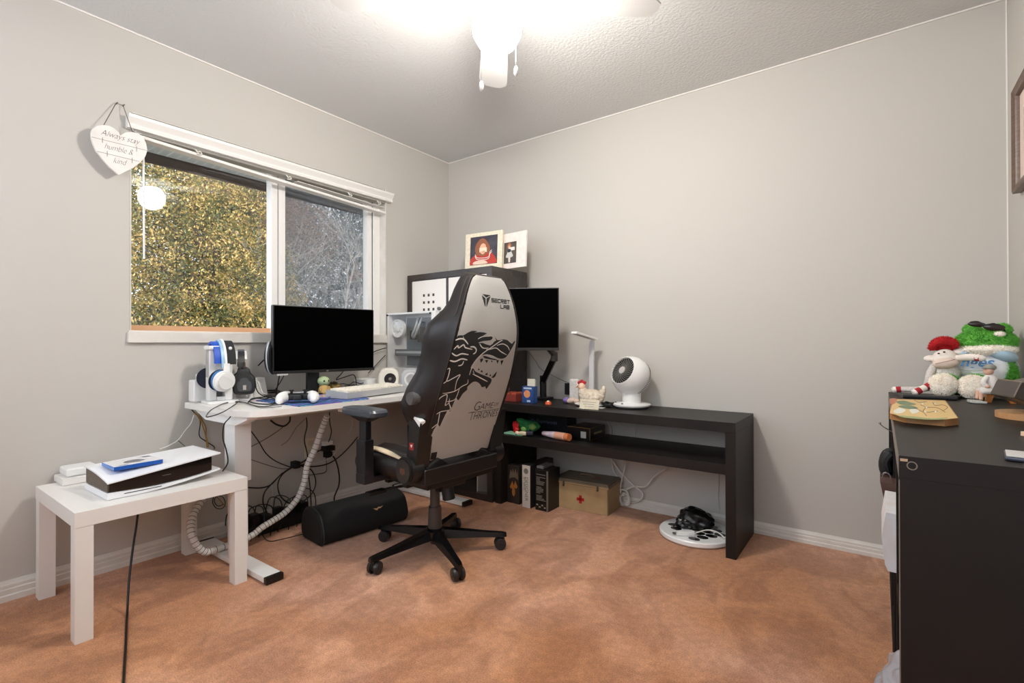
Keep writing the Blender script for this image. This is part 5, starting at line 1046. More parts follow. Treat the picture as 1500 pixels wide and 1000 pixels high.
# drawing on the rear panel: photo pixel -> (u, v) on the curved panel
MW = wmat(ch); MR = MW.to_3x3()
Nw, Ow, Uw, Xw = MR @ NV, MW @ OB, MR @ UPV, MR @ V((1,0,0))
def cuv(px, py):
    n = .03
    for _ in range(12):
        P = pl(px,py,Nw,Nw.dot(Ow+Nw*n)); u = (P-Ow).dot(Xw); v = (P-Ow).dot(Uw); n = rear(max(-.24,min(.24,u)),v)
    return (u,v)
def decal(nm, polys, m, off=.0006, par=None):
    bm = bmesh.new()
    for poly in polys:
        t = geometry.tessellate_polygon([[V((a,b,0)) for a,b in poly]]); vs = [bm.verts.new((a,b,0)) for a,b in poly]
        for tr_ in t:
            try: bm.faces.new([vs[i] for i in tr_])
            except ValueError: pass
    for k in range(1,34): bmesh.ops.bisect_plane(bm, geom=bm.verts[:]+bm.edges[:]+bm.faces[:], plane_co=(0,k*.025,0), plane_no=(0,1,0))
    for k in range(-9,10): bmesh.ops.bisect_plane(bm, geom=bm.verts[:]+bm.edges[:]+bm.faces[:], plane_co=(k*.022,0,0), plane_no=(1,0,0))
    for v in bm.verts:
        hw = kn(v.co.y,2)-.003; u = max(-hw,min(hw,v.co.x)); v.co = BP(u,v.co.y,rear(u,v.co.y)+off)
    mb = MB(); mb.bm.free(); mb.bm = bm; return cp(nm, mb, m, par or rp_)
def strokes(lines, wd, conv):
    out = []
    for L_ in lines:
        w0 = wd
        if isinstance(L_, tuple): w0, L_ = L_
        pts = catmull([V((*cuv(*p),0)) for p in conv(L_)], 4) if len(L_) > 2 else [V((*cuv(*p),0)) for p in conv(L_)]
        n = len(pts)
        for i in range(n-1):
            t = (pts[i+1]-pts[i]).normalized(); q = V((-t.y,t.x,0))*w0/2; f0 = .35+.65*min(1,4*min(i,n-1-i)/n+.3); f1 = .35+.65*min(1,4*min(i+1,n-2-i if n-2-i>0 else 0)/n+.3)
            out.append([tuple((pts[i]+q*f0)[:2]),tuple((pts[i+1]+q*f1)[:2]),tuple((pts[i+1]-q*f1)[:2]),tuple((pts[i]-q*f0)[:2])])
    return out
ZA = lambda pts: zs(640,480,8.333,pts); ZB = lambda pts: zs(620,540,6.25,pts)
def PU(conv, pts, sm=3):
    q = [V((*cuv(*p),0)) for p in conv(pts)]; q = catmull(q, sm, True) if sm else q
    return [(p.x,p.y) for p in q]
PR = mat('print_charcoal',(34,36,37),.6)
head = PU(ZA, [(255,95),(320,92),(370,62),(430,36),(495,42),(458,56),(530,52),(612,66),(560,96),(620,94),(680,112),(655,150),(560,160),(500,185),(560,185),(650,215),(700,165),(722,152),(695,85),(735,150),(800,140),(860,150),(912,195),(935,170),(955,160),(930,220),(895,280),(850,350),(800,376),(740,368),(680,338),(610,322),(560,330),(520,350),(455,412),(410,490),(440,495),(480,545),(540,568),(620,598),(665,625),(660,665),(640,695),(600,748),(590,715),(548,725),(528,690),(485,658),(440,660),(395,695),(345,755),(300,825),(262,882),(258,830),(200,860),(150,800),(60,800),(75,700),(110,620),(120,520),(140,440),(180,330),(225,180)],2)
neck = PU(ZB, [(165,110),(330,60),(400,105),(402,190),(345,240),(318,290),(300,262),(262,350),(243,392),(226,372),(195,432),(150,530),(130,505),(95,560),(70,620),(48,655),(60,600),(75,540),(105,420),(140,270),(160,200)],1)
decal('wolf_print', [head, neck], PR, .0006)
lines = strokes([(.0062,[(225,150),(280,132),(330,140),(380,200)]),[(318,105),(330,135)],(.006,[(205,262),(255,215),(262,245),(325,205),(345,240),(430,262)]),(.0065,[(405,232),(450,232),(478,262),(470,300),(440,318)]),(.006,[(178,305),(235,340),(300,315),(385,328)]),(.0065,[(150,395),(220,410),(300,378),(370,392)]),(.0055,[(258,462),(305,450),(325,405)]),[(520,195),(560,245),(630,245)],(.005,[(395,575),(420,500),(470,400),(560,310),(660,240),(760,170),(800,150)]),(.0042,[(600,262),(640,262),(720,245),(780,290),(850,330)]),(.0042,[(730,215),(800,195),(860,225),(885,275)]),(.004,[(500,135),(560,105),(660,100)]),(.0042,[(565,335),(640,338),(735,372)]),(.0045,[(435,562),(520,605),(615,655)]),(.0045,[(440,520),(452,560)]),(.0042,[(110,515),(155,495),(140,580),(120,650),(200,612),(282,572),(240,650),(215,780)]),(.0042,[(60,690),(110,655),(120,640)]),(.0042,[(70,800),(150,790),(230,765),(310,710),(370,680),(378,630)])], .0045, ZA)
lines += strokes([(.0042,[(120,415),(165,390),(250,372),(235,320),(240,270)]),(.0042,[(135,290),(160,260),(215,235),(210,290),(200,335),(235,310)]),(.0042,[(75,545),(120,510),(135,500)]),(.0042,[(150,400),(140,460),(130,520)]),(.0042,[(215,300),(270,290),(300,262),(330,180)]),(.004,[(240,385),(245,330)])], .005, ZB)
decal('wolf_line', lines, mat('panel_line',(232,230,224),.5), .0011)
teeth = [PU(ZA,p,0) for p in ([(525,380),(560,372),(560,395),(532,428)],[(585,392),(625,392),(605,432)],[(655,400),(680,400),(670,422)],[(722,395),(755,392),(738,440)],[(775,400),(812,392),(785,458)],[(495,512),(512,490),(520,518)],[(528,535),(548,512),(560,545)],[(582,572),(612,545),(618,578)],[(638,585),(652,560),(660,592)],[(662,608),(735,525),(712,590),(690,610)])]
teeth += [PU(ZA,[(560,345),(600,345),(660,368),(735,385),(700,393),(620,378),(585,372)],2), PU(ZA,[(445,490),(465,530),(560,575),(660,618),(650,640),(560,600),(460,560)],2)]
decal('wolf_teeth', teeth, PR, .0009)
decal('jaw_shadow', [PU(ZA,[(600,262),(640,270),(600,300),(520,345),(455,410),(410,480),(385,560),(330,560),(395,440),(470,340)],1)], mat('print_black',(34,34,35),.55), .0009)
# maker's triangle mark, words
ZS = lambda pts: zs(690,410,14.29,pts)
tri = [PU(ZS,p,0) for p in ([(235,292),(408,318),(315,368)],[(222,318),(302,382),(302,560),(285,540)],[(408,335),(322,385),(318,560),(330,545)])]
decal('triangle_mark', tri, PR, .0008)
def seg(conv, strs, wd): return strokes([(wd,s) for s in strs], wd, conv)
def word(x0,y0,x1,y1,hgt,txt):     # square letters on a slanting base line, zoom coordinates
    GL = {'S':[[(1,0),(0,0),(0,.5),(1,.5),(1,1),(0,1)]],'E':[[(1,0),(0,0)],[(1,.5),(0,.5)],[(1,1),(0,1),(0,.45)]],'C':[[(1,0),(0,0),(0,1),(1,1)]],'R':[[(0,1),(0,0),(1,0),(1,.5),(.3,.5),(1,1.15)]],'T':[[(0,0),(1,0)],[(.5,0),(.5,1)]],'L':[[(0,0),(0,1),(1,1)]],'A':[[(0,1),(0,.1),(1,.1),(1,1)],[(0,.6),(1,.6)]],'B':[[(0,0),(0,1),(1,1),(1,0),(0,0)],[(0,.5),(1,.5)]]}
    out = []; n = len(txt)
    for i,c_ in enumerate(txt):
        ax0 = x0+(x1-x0)*(i/n); bx = (x1-x0)/n*.72; ay0 = y0+(y1-y0)*(i/n); sl_ = (y1-y0)/(x1-x0)
        for s in GL[c_]: out.append([(ax0+a*bx, ay0+a*bx*sl_+b*hgt) for a,b in s])
    return out
def straight(conv, ls, wd):
    out = []
    for L_ in ls:
        p = [V((*cuv(*q),0)) for q in conv(L_)]
        for a,b in zip(p,p[1:]):
            t = (b-a).normalized(); q = V((-t.y,t.x,0))*wd/2; a2 = a-t*wd*.4; b2 = b+t*wd*.4
            out.append([tuple((a2+q)[:2]),tuple((b2+q)[:2]),tuple((b2-q)[:2]),tuple((a2-q)[:2])])
    return out
decal('maker_name', straight(ZS, word(430,388,822,432,66,'SECRET')+word(618,522,812,540,66,'LAB'), .0042), PR, .0008)
def cutext(s, size, px, py, px2, py2, **k):
    me = textmesh(s, size, ext=0, **k); a = V((*cuv(px,py),0)); b = V((*cuv(px2,py2),0)); d = (b-a); xs = max(v.co.x for v in me.vertices); sc = d.length/xs; an = math.atan2(d.y,d.x)
    bm = bmesh.new(); bm.from_mesh(me); bmesh.ops.transform(bm, matrix=Matrix.Translation(a) @ Matrix.Rotation(an,4,'Z') @ Matrix.Diagonal((sc,size_y(sc,k),1,1)), verts=bm.verts)
    bpy.data.meshes.remove(me); return bm
def size_y(sc, k): return sc
ZG = lambda x,y: zs(580,580,7.143,[(x,y)])[0]
words = bmesh.new()
def addw(s, hpx, x0,y0,x1,y1, off=0):
    me = textmesh(s, 1, ext=0, off=off); a = V((*cuv(*ZG(x0,y0)),0)); b = V((*cuv(*ZG(x1,y1)),0)); top = V((*cuv(*ZG(x0,y0-hpx)),0)); d = b-a
    xs = max(v.co.x for v in me.vertices); sx_ = d.length/xs; sy_ = abs(top.y-a.y)/.69; an = math.atan2(d.y,d.x)
    me.transform(Matrix.Translation(a) @ Matrix.Rotation(an,4,'Z') @ Matrix.Diagonal((sx_,sy_,1,1))); words.from_mesh(me); bpy.data.meshes.remove(me)
addw('G',92,800,158,868,146,-.015); addw('AME',62,872,141,1008,123,-.012); addw('OF',34,1022,106,1066,98,-.01)
addw('T',88,757,258,800,248,-.015); addw('HRONES',66,800,243,1052,204,-.012)
for k in range(1,34): bmesh.ops.bisect_plane(words, geom=words.verts[:]+words.edges[:]+words.faces[:], plane_co=(0,k*.025,0), plane_no=(0,1,0))
for v in words.verts: v.co = BP(v.co.x,v.co.y,rear(v.co.x,v.co.y)+.0008)
mb = MB(); mb.bm.free(); mb.bm = words; cp('title_lettering', mb, PR, rp_)
decal('title_rule', straight(lambda p: [ZG(*q) for q in p], [[(757,175),(1075,130)]], .0022), PR, .0008)
decal('square_tag', [PU(lambda p: [ZG(*q) for q in p], [(370,592),(430,580),(418,655),(357,664)],0)], mat('tag_black',(26,24,23),.6), .0014)
# headrest stitching line
cp('stitch_line', MB().tube([BP(-kn(v,2)-.012-.02*max(0,(.70-v)*0),v,kn(v,1)-.018) for v in [.66+.16*i/14 for i in range(15)]],.0018,5), mat('stitch_tan',(66,54,46),.6), bk)
# ================================================================== low cube unit on the right
UX0,UX1,UY0,UY1,UZ = 2.79,3.185,-1.712,-.19,.79
U = thing('cube_unit', 'low dark cube unit along the right wall topped with toys', 'shelf', (2.98,-.95,0))
mb = MB(); T=.042; t=.018
mb.box((UX0,UY0,UZ-T),(UX1,UY1,UZ),.001).box((UX0,UY0,0),(UX1,UY1,T),.001).box((UX0,UY0,T),(UX1,UY0+T,UZ-T),.0005).box((UX0,UY1-T,T),(UX1,UY1,UZ-T),.0005)
cwU = (UY1-UY0-2*T-3*t)/4
for k in range(1,4): mb.box((UX0+.003,UY0+T+k*cwU+(k-1)*t,T),(UX1,UY0+T+k*cwU+k*t,UZ-T))
mb.box((UX0+.004,UY0+T,UZ/2-t/2),(UX1,UY1-T,UZ/2+t/2)); mb.box((UX1-.012,UY0+T,T),(UX1-.008,UY1-T,UZ-T))
part('unit_case', mb, DARKW, U)
q = cY(1336,682,UY0)
sw_ = part('screw_cover', MB().tube([(q.x+.0072*cos(a),UY0-.0008,q.z+.0072*sin(a)) for a in [i*pi/12 for i in range(24)]],.0010,6,closed=True), mat('screw_ring',(132,122,108),.4), U)
part('screw_head', MB().cyl((q.x,UY0+.001,q.z),(q.x,UY0-.0006,q.z),.0036,seg=12), BLKM, sw_)
part('edge_chip', MB().box((UX0+.002,UY0-.0008,UZ-.010),(UX0+.013,UY0+.002,UZ-.005)), mat('chip_pale',(190,160,130),.8), U)
part('edge_wear', MB().box((UX0-.0006,UY0-.0004,.02),(UX0+.0012,UY0+.001,UZ-.045)).box((UX0-.0008,UY0+.001,UZ-T+.002),(UX0,UY1,UZ-.002)), mat('edge_taupe',(120,108,98),.45), U)
# things poking out of the cubes
mb = MB(); x = UX0-.01; y = UY0+.80
mb.tube([(x+.014,y,.66),(x+.002,y,.65),(x-.004,y,.62),(x-.002,y,.59),(x+.012,y,.585),(x+.03,y,.60)],[.010,.017,.020,.018,.014,.01],10,smooth=3).tube([(x+.008,y-.03,.655),(x-.006,y-.035,.63),(x+.0,y-.03,.60)],.012,8,smooth=3)
sg = thing('black_strap', 'bunched black strap with a metal clasp poking from the upper cube row', 'strap', (x,y,.58)); part('strap_body', mb, mat('strap_black',(20,21,24),.7), sg)
part('clasp', MB().tube([(x-.004+.011*cos(a),y-.05,.583+.016*sin(a)) for a in [i*pi/6 for i in range(12)]],.0028,6,closed=True), CHR, sg)
solo('brown_wallet', MB().prism([(0,0),(.05,0),(.05,-.14),(.034,-.145),(.018,-.10)], frm((UX0-.030,UY0+.735,.585),(1,0,0),(0,0,1)), -.06, .06), mat('brown_leather',(84,58,48),.5,bump=(60,.4,.002)), 'worn brown leather wallet sticking out below the black strap', 'wallet')
mb = MB().loft([[(UX0+.10,yy,.56),(UX0-.018,yy,.565),(UX0-.027,yy,.50),(UX0-.020,yy,.43),(UX0-.014,yy,.415),(UX0+.1,yy,.415)] for yy in (UY0+.42,UY0+.66)])
bgp = solo('paper_bag', mb, mat('paper_white',(226,224,226),.7,var=(20,(216,210,206))), 'white paper bag jutting out of the upper cube row', 'bag', ang=20)
pm = mat('thin_plastic',(208,204,210),.15,trans=.55,bump=(40,.8,.006))
b = MB().ell((UX0+.018,UY0+.20,.235),(.055,.10,.085),sub=5,rough=.2,rs=3)
solo('plastic_bag', b, pm, 'clear crumpled plastic bag bulging from the lower cube row', 'bag')
mb = MB().tube([(UX0+.05,-.9,.70),(UX0-.01,-.9,.725),(UX0-.03,-.9,.742)],.0016,6,smooth=4).ell((UX0-.03,-.9,.743),(.0035,.0035,.0035),sub=2)
solo('wire_stub', mb, CHR, 'thin metal wire end sticking out beside the far wall under the unit top', 'wire')
# ---- wooden puzzle board
pz = [(1305,583),(1385,585),(1404,612),(1384,612),(1365,616),(1327,612),(1303,604)]
PZ = .018
W_ = [cZ(x_,y_,UZ+PZ+.001) for x_,y_ in [(1307,584),(1385,586),(1404,612),(1384,614),(1327,609),(1303,604)]]
pu = thing('puzzle_board', 'light wooden painted picture puzzle lying on the low unit', 'puzzle', (2.86,-.8,UZ))
poly = [(p.x,p.y) for p in W_]
part('board', MB().prism(poly, Matrix.Translation((0,0,UZ+.001)), 0, PZ), mat('puzzle_wood',(176,128,74),.55,var=(9,(160,112,62))), pu)
def wz(pts): return [(lambda p:(p.x,p.y))(cZ(1280+a/5.555,460+b/5.555,UZ+PZ+.001)) for a,b in pts]
def pzp(nm, polys, col, d=.0006):
    mb = MB()
    for p in polys:
        q_ = catmull([V((*c,0)) for c in wz(p)],3,True) if nm != 'sandy_picture' else [V((*c,0)) for c in wz(p)]; mb.prism([(v.x,v.y) for v in q_], Matrix.Translation((0,0,UZ+PZ+.001)), 0, d)
    return part(nm, mb, mat('puzzle_'+nm,col,.5), pu)
pzp('sandy_picture', [[(160,692),(578,704),(682,846),(570,858),(250,840),(132,806)]], (214,182,122), .0005)
pzp('green_leaves', [[(185,712),(250,706),(300,720),(345,735),(280,740),(215,735)],[(200,748),(290,742),(360,765),(300,772),(230,765)]], (112,132,98), .0009)
pzp('red_corner', [[(130,690),(185,690),(180,720),(140,735)]], (190,120,86), .0009)
pzp('white_flowers', [[(160,790),(210,765),(260,780),(230,805),(180,808)],[(290,780),(340,765),(370,790),(320,812)]], (222,222,208), .0009)
pzp('green_border', [[(200,825),(330,835),(470,850),(600,842),(560,858),(420,858),(250,842)]], (150,158,106), .0009)
mb = MB()
for ln in ([(380,740),(420,760),(400,790),(440,800),(520,790)],[(480,720),(500,745),(560,740),(600,760),(560,790)],[(340,770),(400,800),(430,830)],[(440,760),(520,765),(580,800)],[(330,700),(370,720),(430,712)]):
    pts = catmull([V((*c,0)) for c in wz(ln)],4); mb.tube([V((p.x,p.y,UZ+PZ+.0018)) for p in pts], .0008, 4)
part('saw_line', mb, mat('saw_line',(120,88,54),.7), pu)
mb = MB()
for a,b in ((400,735),(500,738),(430,765),(420,800),(505,800)): p = wz([(a,b)])[0]; mb.ell((p[0],p[1],UZ+PZ+.003),.0028,sub=2)
part('peg', mb, mat('peg_white',(230,226,214),.4), pu)
pn = cZ(1345,580,UZ)
solo('black_remote', MB().box((2.83,-.47,UZ+.001),(2.99,-.435,UZ+.014),.004), BLK, 'slim black remote lying behind the wooden puzzle', 'remote')
# ---- fur helper
def fur(mb, n, ln, wd, seed):
    rnd = random.Random(seed); fs = list(mb.bm.faces); out = []
    ar = [f.calc_area() for f in fs]; tot = sum(ar)
    for f,a in zip(fs,ar):
        k = n*a/tot; k = int(k)+(rnd.random() < k-int(k))
        for _ in range(k):
            w_ = [rnd.random() for v in f.verts]; s = sum(w_); p = sum((v.co*(x/s) for v,x in zip(f.verts,w_)), V()); nrm = f.normal
            d = (nrm+V((rnd.gauss(0,.45),rnd.gauss(0,.45),rnd.gauss(-.15,.45)))).normalized(); q = d.orthogonal().normalized()
            q = (Matrix.Rotation(rnd.random()*6.28,3,d) @ q); out.append((p+q*wd/2,p-q*wd/2,p+d*ln*rnd.uniform(.6,1.2)))
    for t in out: mb.bm.faces.new([mb.bm.verts.new(c) for c in t])
    return mb
def P(px,py,y): return cY(px,py,y)
def furry(name, blobs, m, par, n, ln=.009, wd=.0022, seed=1):
    mb = MB()
    for b_ in blobs: mb.ell(b_[0], b_[1], rot=(b_[2] if len(b_) > 2 else None), sub=4, rough=.05, rs=4)
    mb.bm.normal_update(); bmesh.ops.recalc_face_normals(mb.bm, faces=mb.bm.faces); fur(mb, n, ln, wd, seed); return part(name, mb, m, par, ang=180)
FG = mat('fur_green',(124,200,84),.8,var=(50,(92,176,62))); FC = mat('fur_cream',(255,250,240),.85,var=(50,(250,240,224)))
FC.node_tree.nodes['Principled BSDF'].inputs['Sheen Weight'].default_value = .6
fy = -.255; k_ = mpp(P(1445,530,fy))
fr_ = thing('frog_plush', 'big green frog plush in a T-shirt with sunglasses on its head', 'plush toy', (P(1445,580,fy).x,-.27,UZ))
hc_ = P(1444,503,fy); 
furry('head', [(hc_+V((0,0,.006)), (33.5*k_,.072,18*k_))], FG, fr_, 9000, .010, .003, 1)
furry('lower_jaw', [(hc_+V((0,-.008,-8*k_)), (33.5*k_,.075,10.5*k_))], FC, fr_, 4500, .006, .003, 2)
for px_ in (1424,1468): furry('eye_bump', [(P(px_,483,fy), (10*k_,.025,9*k_))], FG, fr_, 900, .008, .0026, 3)
furry('eye_white', [(P(1464,489,fy-.062), (5.5*k_,.010,3*k_))], FC, fr_, 300, .005, .002, 4)
sun = thing('sunglasses', 'dark sunglasses perched on top of the frog plush head', 'sunglasses', P(1445,482,fy-.05)); sc_ = fy-.055
mb = MB()
for (cx,cy,rx,ry) in ((1431,475,10,3.8),(1456,479,12,5.2)):
    c = P(cx,cy,sc_); mb.ell(c,(rx*k_,.006,ry*k_),rot=Matrix.Rotation(.12,3,'Y'),sub=3)
part('lens', mb, mat('lens_dark',(44,34,32),.15), sun)
mb = MB().tube([P(1421,472,sc_),P(1432,471,sc_),P(1444,476,sc_-.003),P(1456,474,sc_),P(1469,480,sc_)],.003,6,smooth=4).tube([P(1469,480,sc_),P(1473,486,sc_+.04),P(1474,489,sc_+.07)],.0028,6,smooth=3)
part('glasses_frame', mb, BLK, sun)
tc_ = P(1444,541,fy); b = MB()
b.ell(tc_+V((0,.005,0)), (36*k_,.072,30*k_), sub=4)
TS = mat('shirt_white',(232,234,236),.75,bump=(40,.4,.003)); SLV = mat('sleeve_blue',(172,198,214),.75,bump=(40,.4,.003))
part('shirt', b, TS, fr_)
lb = MB().ell(P(1466,518,fy-.032),(19*k_,.048,10*k_),rot=Matrix.Rotation(.45,3,'Y'),sub=4).ell(P(1412,516,fy-.02),(12*k_,.04,7*k_),rot=Matrix.Rotation(-.4,3,'Y'),sub=4)
part('sleeve', lb, SLV, fr_)
furry('arm', [(P(1474,546,fy-.02),(11*k_,.033,22*k_),Matrix.Rotation(-.1,3,'Y'))], FG, fr_, 6000, .010, .003, 5)
part('arm_patch', MB().ell(P(1477,562,fy-.058),(7*k_,.008,6*k_),sub=3,rough=.2), mat('patch_ochre',(190,140,70),.8), fr_)
part('trousers', MB().ell(P(1430,570,fy-.01),(34*k_,.062,12*k_),sub=4,rough=.1), mat('cloth_black',(26,28,30),.9), fr_)
ft = mat('shirt_print',(86,142,196),.5)
c = P(1406,536,fy-.078); text('shirt_lettering', 'nges', .052, frm((c.x,c.y,c.z),(1,.02,0),(0,.10,1)), ft, fr_, shear=.3, off=.0012)
part('shirt_stripe', MB().tube([P(1404,541,fy-.072),P(1425,543,fy-.080),P(1446,542,fy-.078)],.0011,5,smooth=4).tube([P(1404,545,fy-.070),P(1425,547,fy-.078),P(1446,546,fy-.077)],.0011,5,smooth=4), mat('stripe_olive',(160,170,120),.6), fr_)
for (px_,py_,r,sd_) in ((1381,563,17,6),(1425,567,18,7)):
    yy = fy-.115; k2 = mpp(P(px_,py_,yy)); c = P(px_,py_,yy); c.z = max(c.z, UZ+r*k2*.93+.004)
    lg = furry('leg', [(c+V((.012,.05,0)),(r*k2*.95,.06,r*k2*.92))], FG, fr_, 3500, .008, .003, sd_+10)
    furry('sole', [(c+V((0,-.004,0)),(r*k2*.95,.028,r*k2*.92))], FC, lg, 3000, .006, .0035, sd_)
# ---- sock monkey
my = -.30
mk = thing('sock_monkey', 'grey sock monkey with a red pompom hat leaning on the frog plush', 'plush toy', (P(1385,575,my).x,my,UZ)); k3 = mpp(P(1383,540,my))
SG = mat('sock_grey',(222,216,210),.85,var=(180,(196,190,184)),bump=(200,.5,.002)); SW = mat('sock_cream',(240,232,222),.85,bump=(200,.4,.002)); SR = mat('sock_red',(168,30,40),.8,bump=(200,.4,.002))
def limb(par, pts, rr, m, nm='arm'): return part(nm, MB().tube(pts, rr, 12, smooth=4), m, par)
part('body', MB().ell(P(1386,548,my),(17*k3,.04,18*k3),sub=4), SG, mk)
hd2 = part('head', MB().ell(P(1384,526,my-.01),(14.5*k3,.034,15*k3),sub=4), SW, mk)
part('muzzle', MB().ell(P(1385,531.5,my-.036),(14.5*k3,.026,8*k3),rot=Matrix.Rotation(-.12,3,'Y'),sub=4), mat('muzzle_cream',(224,204,190),.85), hd2)
part('mouth_line', MB().tube([P(1370,533,my-.056),P(1378,531,my-.064),P(1388,529,my-.065),P(1399,526,my-.054)],.0009,5,smooth=4), mat('thread_brown',(110,76,66),.8), hd2)
for a in (1375,1383): part('eye', MB().ell(P(a,517.5 if a<1380 else 515.5,my-.044),(.0042,.003,.0032),sub=2), BLK, hd2)
for a,bq in ((1363,525),(1406,515)): part('ear', MB().ell(P(a,bq,my),(8*k3,.012,5*k3),sub=3), SW, hd2)
hat = MB().tube([P(1363,512,my-.012),P(1368,504,my-.018),P(1376,500,my-.02),P(1386,499,my-.02),P(1396,502,my-.016),P(1400,508,my-.01)],[.009,.014,.016,.016,.015,.010],12,smooth=4).ell(P(1383,506,my+.012),(15*k3,.03,8*k3),sub=3)
hat.bm.normal_update(); fur(hat, 3500, .006, .0022, 9); part('red_hat', hat, mat('hat_red',(190,26,34),.85), hd2, ang=180)
limb(mk,[P(1369,536,my-.01),P(1363,546,my-.03),P(1359,558,my-.035),P(1356,566,my-.03)],[.014,.014,.011,.009],SG)
am = limb(mk,[P(1402,524,my-.02),P(1416,523,my-.055),P(1430,523,my-.085),P(1438,524,my-.09)],[.011,.013,.012,.011],SW)
part('red_cuff', MB().tube([P(1429,523,my-.083),P(1436,524,my-.089)],.0128,12), SR, am); part('paw', MB().tube([P(1436,524,my-.089),P(1441,525,my-.09),P(1444,526,my-.09)],[.0115,.010,.005],12,smooth=3), SW, am)
def leg(pts, bands, rr):
    l_ = limb(mk, pts, rr, SG, 'leg'); pc = catmull(pts,10); n = len(pc)-1
    for (a,b,m,nm) in bands:
        i0,i1 = int(a*n), max(int(b*n),int(a*n)+1); r_ = rr[1]*1.05 if hasattr(rr,'__len__') else rr
        part(nm, MB().tube(pc[i0:i1+1], [r_*(1 if b < .99 or i < i1-i0-1 else .6) for i in range(i1-i0+1)], 12), m, l_)
lz = UZ+.013
def G_(px_,py_,y_): p = P(px_,py_,y_); p.z = max(p.z, lz); return p
leg([G_(1372,566,my-.03),G_(1345,570,my-.03),G_(1322,570,my-.02),G_(1306,571,my-.02)],[(.0,.0,SW,'sock_cream')][0:0]+[(.72,.84,SR,'red_band'),(.84,1.0,SW,'toe')],[.012,.0115,.0105,.008])
leg([G_(1374,558,my-.05),G_(1362,564,my-.07),G_(1348,571,my-.09),G_(1337,576,my-.10)],[(.35,.5,SR,'red_band'),(.5,.68,SW,'sock_band'),(.68,.84,SR,'red_band'),(.84,1.0,SW,'toe')],[.014,.012,.011,.009])
# ---- seated figurine
gy = -.47; k4 = mpp(P(1445,560,gy))
fg2 = thing('seated_figurine', 'small white-clad figurine in a grey cap seated on an orange bench', 'figurine', (P(1445,588,gy).x,gy,UZ))
OR = mat('bench_orange',(196,128,50),.45,var=(20,(170,100,36))); FWc = mat('figure_white',(232,228,222),.4); SK = mat('figure_skin',(216,172,148),.5)
bz = P(1446,574,gy).z; b0 = P(1444,590,gy).x; 
part('bench', MB().prism([(0,0),(.012,0),(.018,.022),(.036,.030),(.054,.022),(.06,0),(.074,0),(.074,bz-UZ-.001),(0,bz-UZ-.001)], frm((b0,gy-.02,UZ+.001),(1,0,0),(0,0,1)), -.04, 0), OR, fg2)
part('torso', MB().tube([P(1453,572,gy),P(1452,562,gy),P(1450,553,gy),P(1449,548,gy)],[.020,.021,.018,.010],14,smooth=4), FWc, fg2)
part('head', MB().ell(P(1448,543,gy-.006),(.0145,.014,.016),sub=3).ell(P(1444,545,gy-.012),(.004,.004,.004),sub=2), SK, fg2)
part('cap', MB().ell(P(1450,538,gy-.004),(.018,.017,.012),sub=3).ell(P(1443,539,gy-.014),(.010,.010,.003),sub=2), mat('cap_grey2',(142,142,134),.5), fg2)
part('arm', MB().tube([P(1446,552,gy-.012),P(1440,560,gy-.03),P(1446,566,gy-.032)],[.008,.008,.006],10,smooth=4).tube([P(1456,553,gy+.01),P(1460,562,gy),P(1454,568,gy-.01)],[.008,.008,.006],10,smooth=4), FWc, fg2)
part('hand', MB().ell(P(1447,566,gy-.036),(.007,.006,.006),sub=2), SK, fg2)
part('leg', MB().tube([P(1456,572,gy-.01),P(1444,571,gy-.02),P(1433,571,gy-.03)],[.012,.011,.009],12,smooth=4), FWc, fg2)
part('leg', MB().tube([P(1456,573,gy-.025),P(1444,573,gy-.04),P(1436,574,gy-.045)],[.011,.010,.009],12,smooth=4), FWc, fg2)
ge_ = lambda p, z: V((p.x,p.y,max(p.z,z)))
part('shin', MB().tube([P(1433,572,gy-.03),P(1432,579,gy-.032),ge_(P(1431,585,gy-.034),UZ+.014)],[.0075,.006,.005],10).tube([P(1437,575,gy-.045),P(1437,581,gy-.047),ge_(P(1437,586,gy-.05),UZ+.012)],[.0075,.006,.005],10), SK, fg2)
s1 = P(1429,590,gy-.045); 
part('shoe', MB().box((s1.x-.022,gy-.065,UZ+.001),(s1.x+.018,gy-.028,UZ+.010),.004).box((s1.x-.018,gy-.085,UZ+.001),(s1.x+.026,gy-.066,UZ+.009),.004), mat('shoe_grey',(178,180,176),.4), fg2)
# ---- brown box on a wooden base, cut by the right edge of the frame
bx0 = cZ(1470,617,UZ); 
br = thing('keepsake_box', 'dark brown two-lobed keepsake box on a light wooden base at the right edge', 'box', (3.11,-.93,UZ))
part('wooden_base', MB().prism([(3.10+.075*cos(a),-.935+.13*sin(a)*.62) for a in [i*pi/20 for i in range(40)]], Matrix.Translation((0,0,UZ+.001)), 0, .017), mat('base_wood',(188,142,98),.5,var=(12,(172,126,82),(1,6,1))), br)
BRN = mat('dark_brown_leather',(52,44,40),.3,var=(20,(66,56,50))); EDG = mat('worn_edge',(128,112,98),.4)
Mb = Matrix.Translation((3.115,-.935,UZ+.052)) @ Matrix.Rotation(.28,4,'Z') @ Matrix.Rotation(.38,4,'Y')
part('lower_case', MB().box((-.082,-.06,-.022),(.04,.06,.026),.006,Mb), BRN, br)
part('case_edge', MB().tube([Mb @ V(p) for p in ((-.080,-.058,.026),(-.080,.058,.026),(.038,.058,.026),(.038,-.058,.026))],.0016,6,closed=True).tube([Mb @ V(p) for p in ((-.082,-.059,-.018),(-.082,-.059,.024))],.0016,6), EDG, br)
Mb3 = Matrix.Translation((3.122,-.90,UZ+.092)) @ Matrix.Rotation(.20,4,'Z') @ Matrix.Rotation(-.30,4,'Y')
part('upper_case', MB().box((-.06,-.055,-.012),(.062,.05,.022),.005,Mb3), mat('brown_leather_light',(84,74,66),.35,var=(20,(98,86,76))), br)
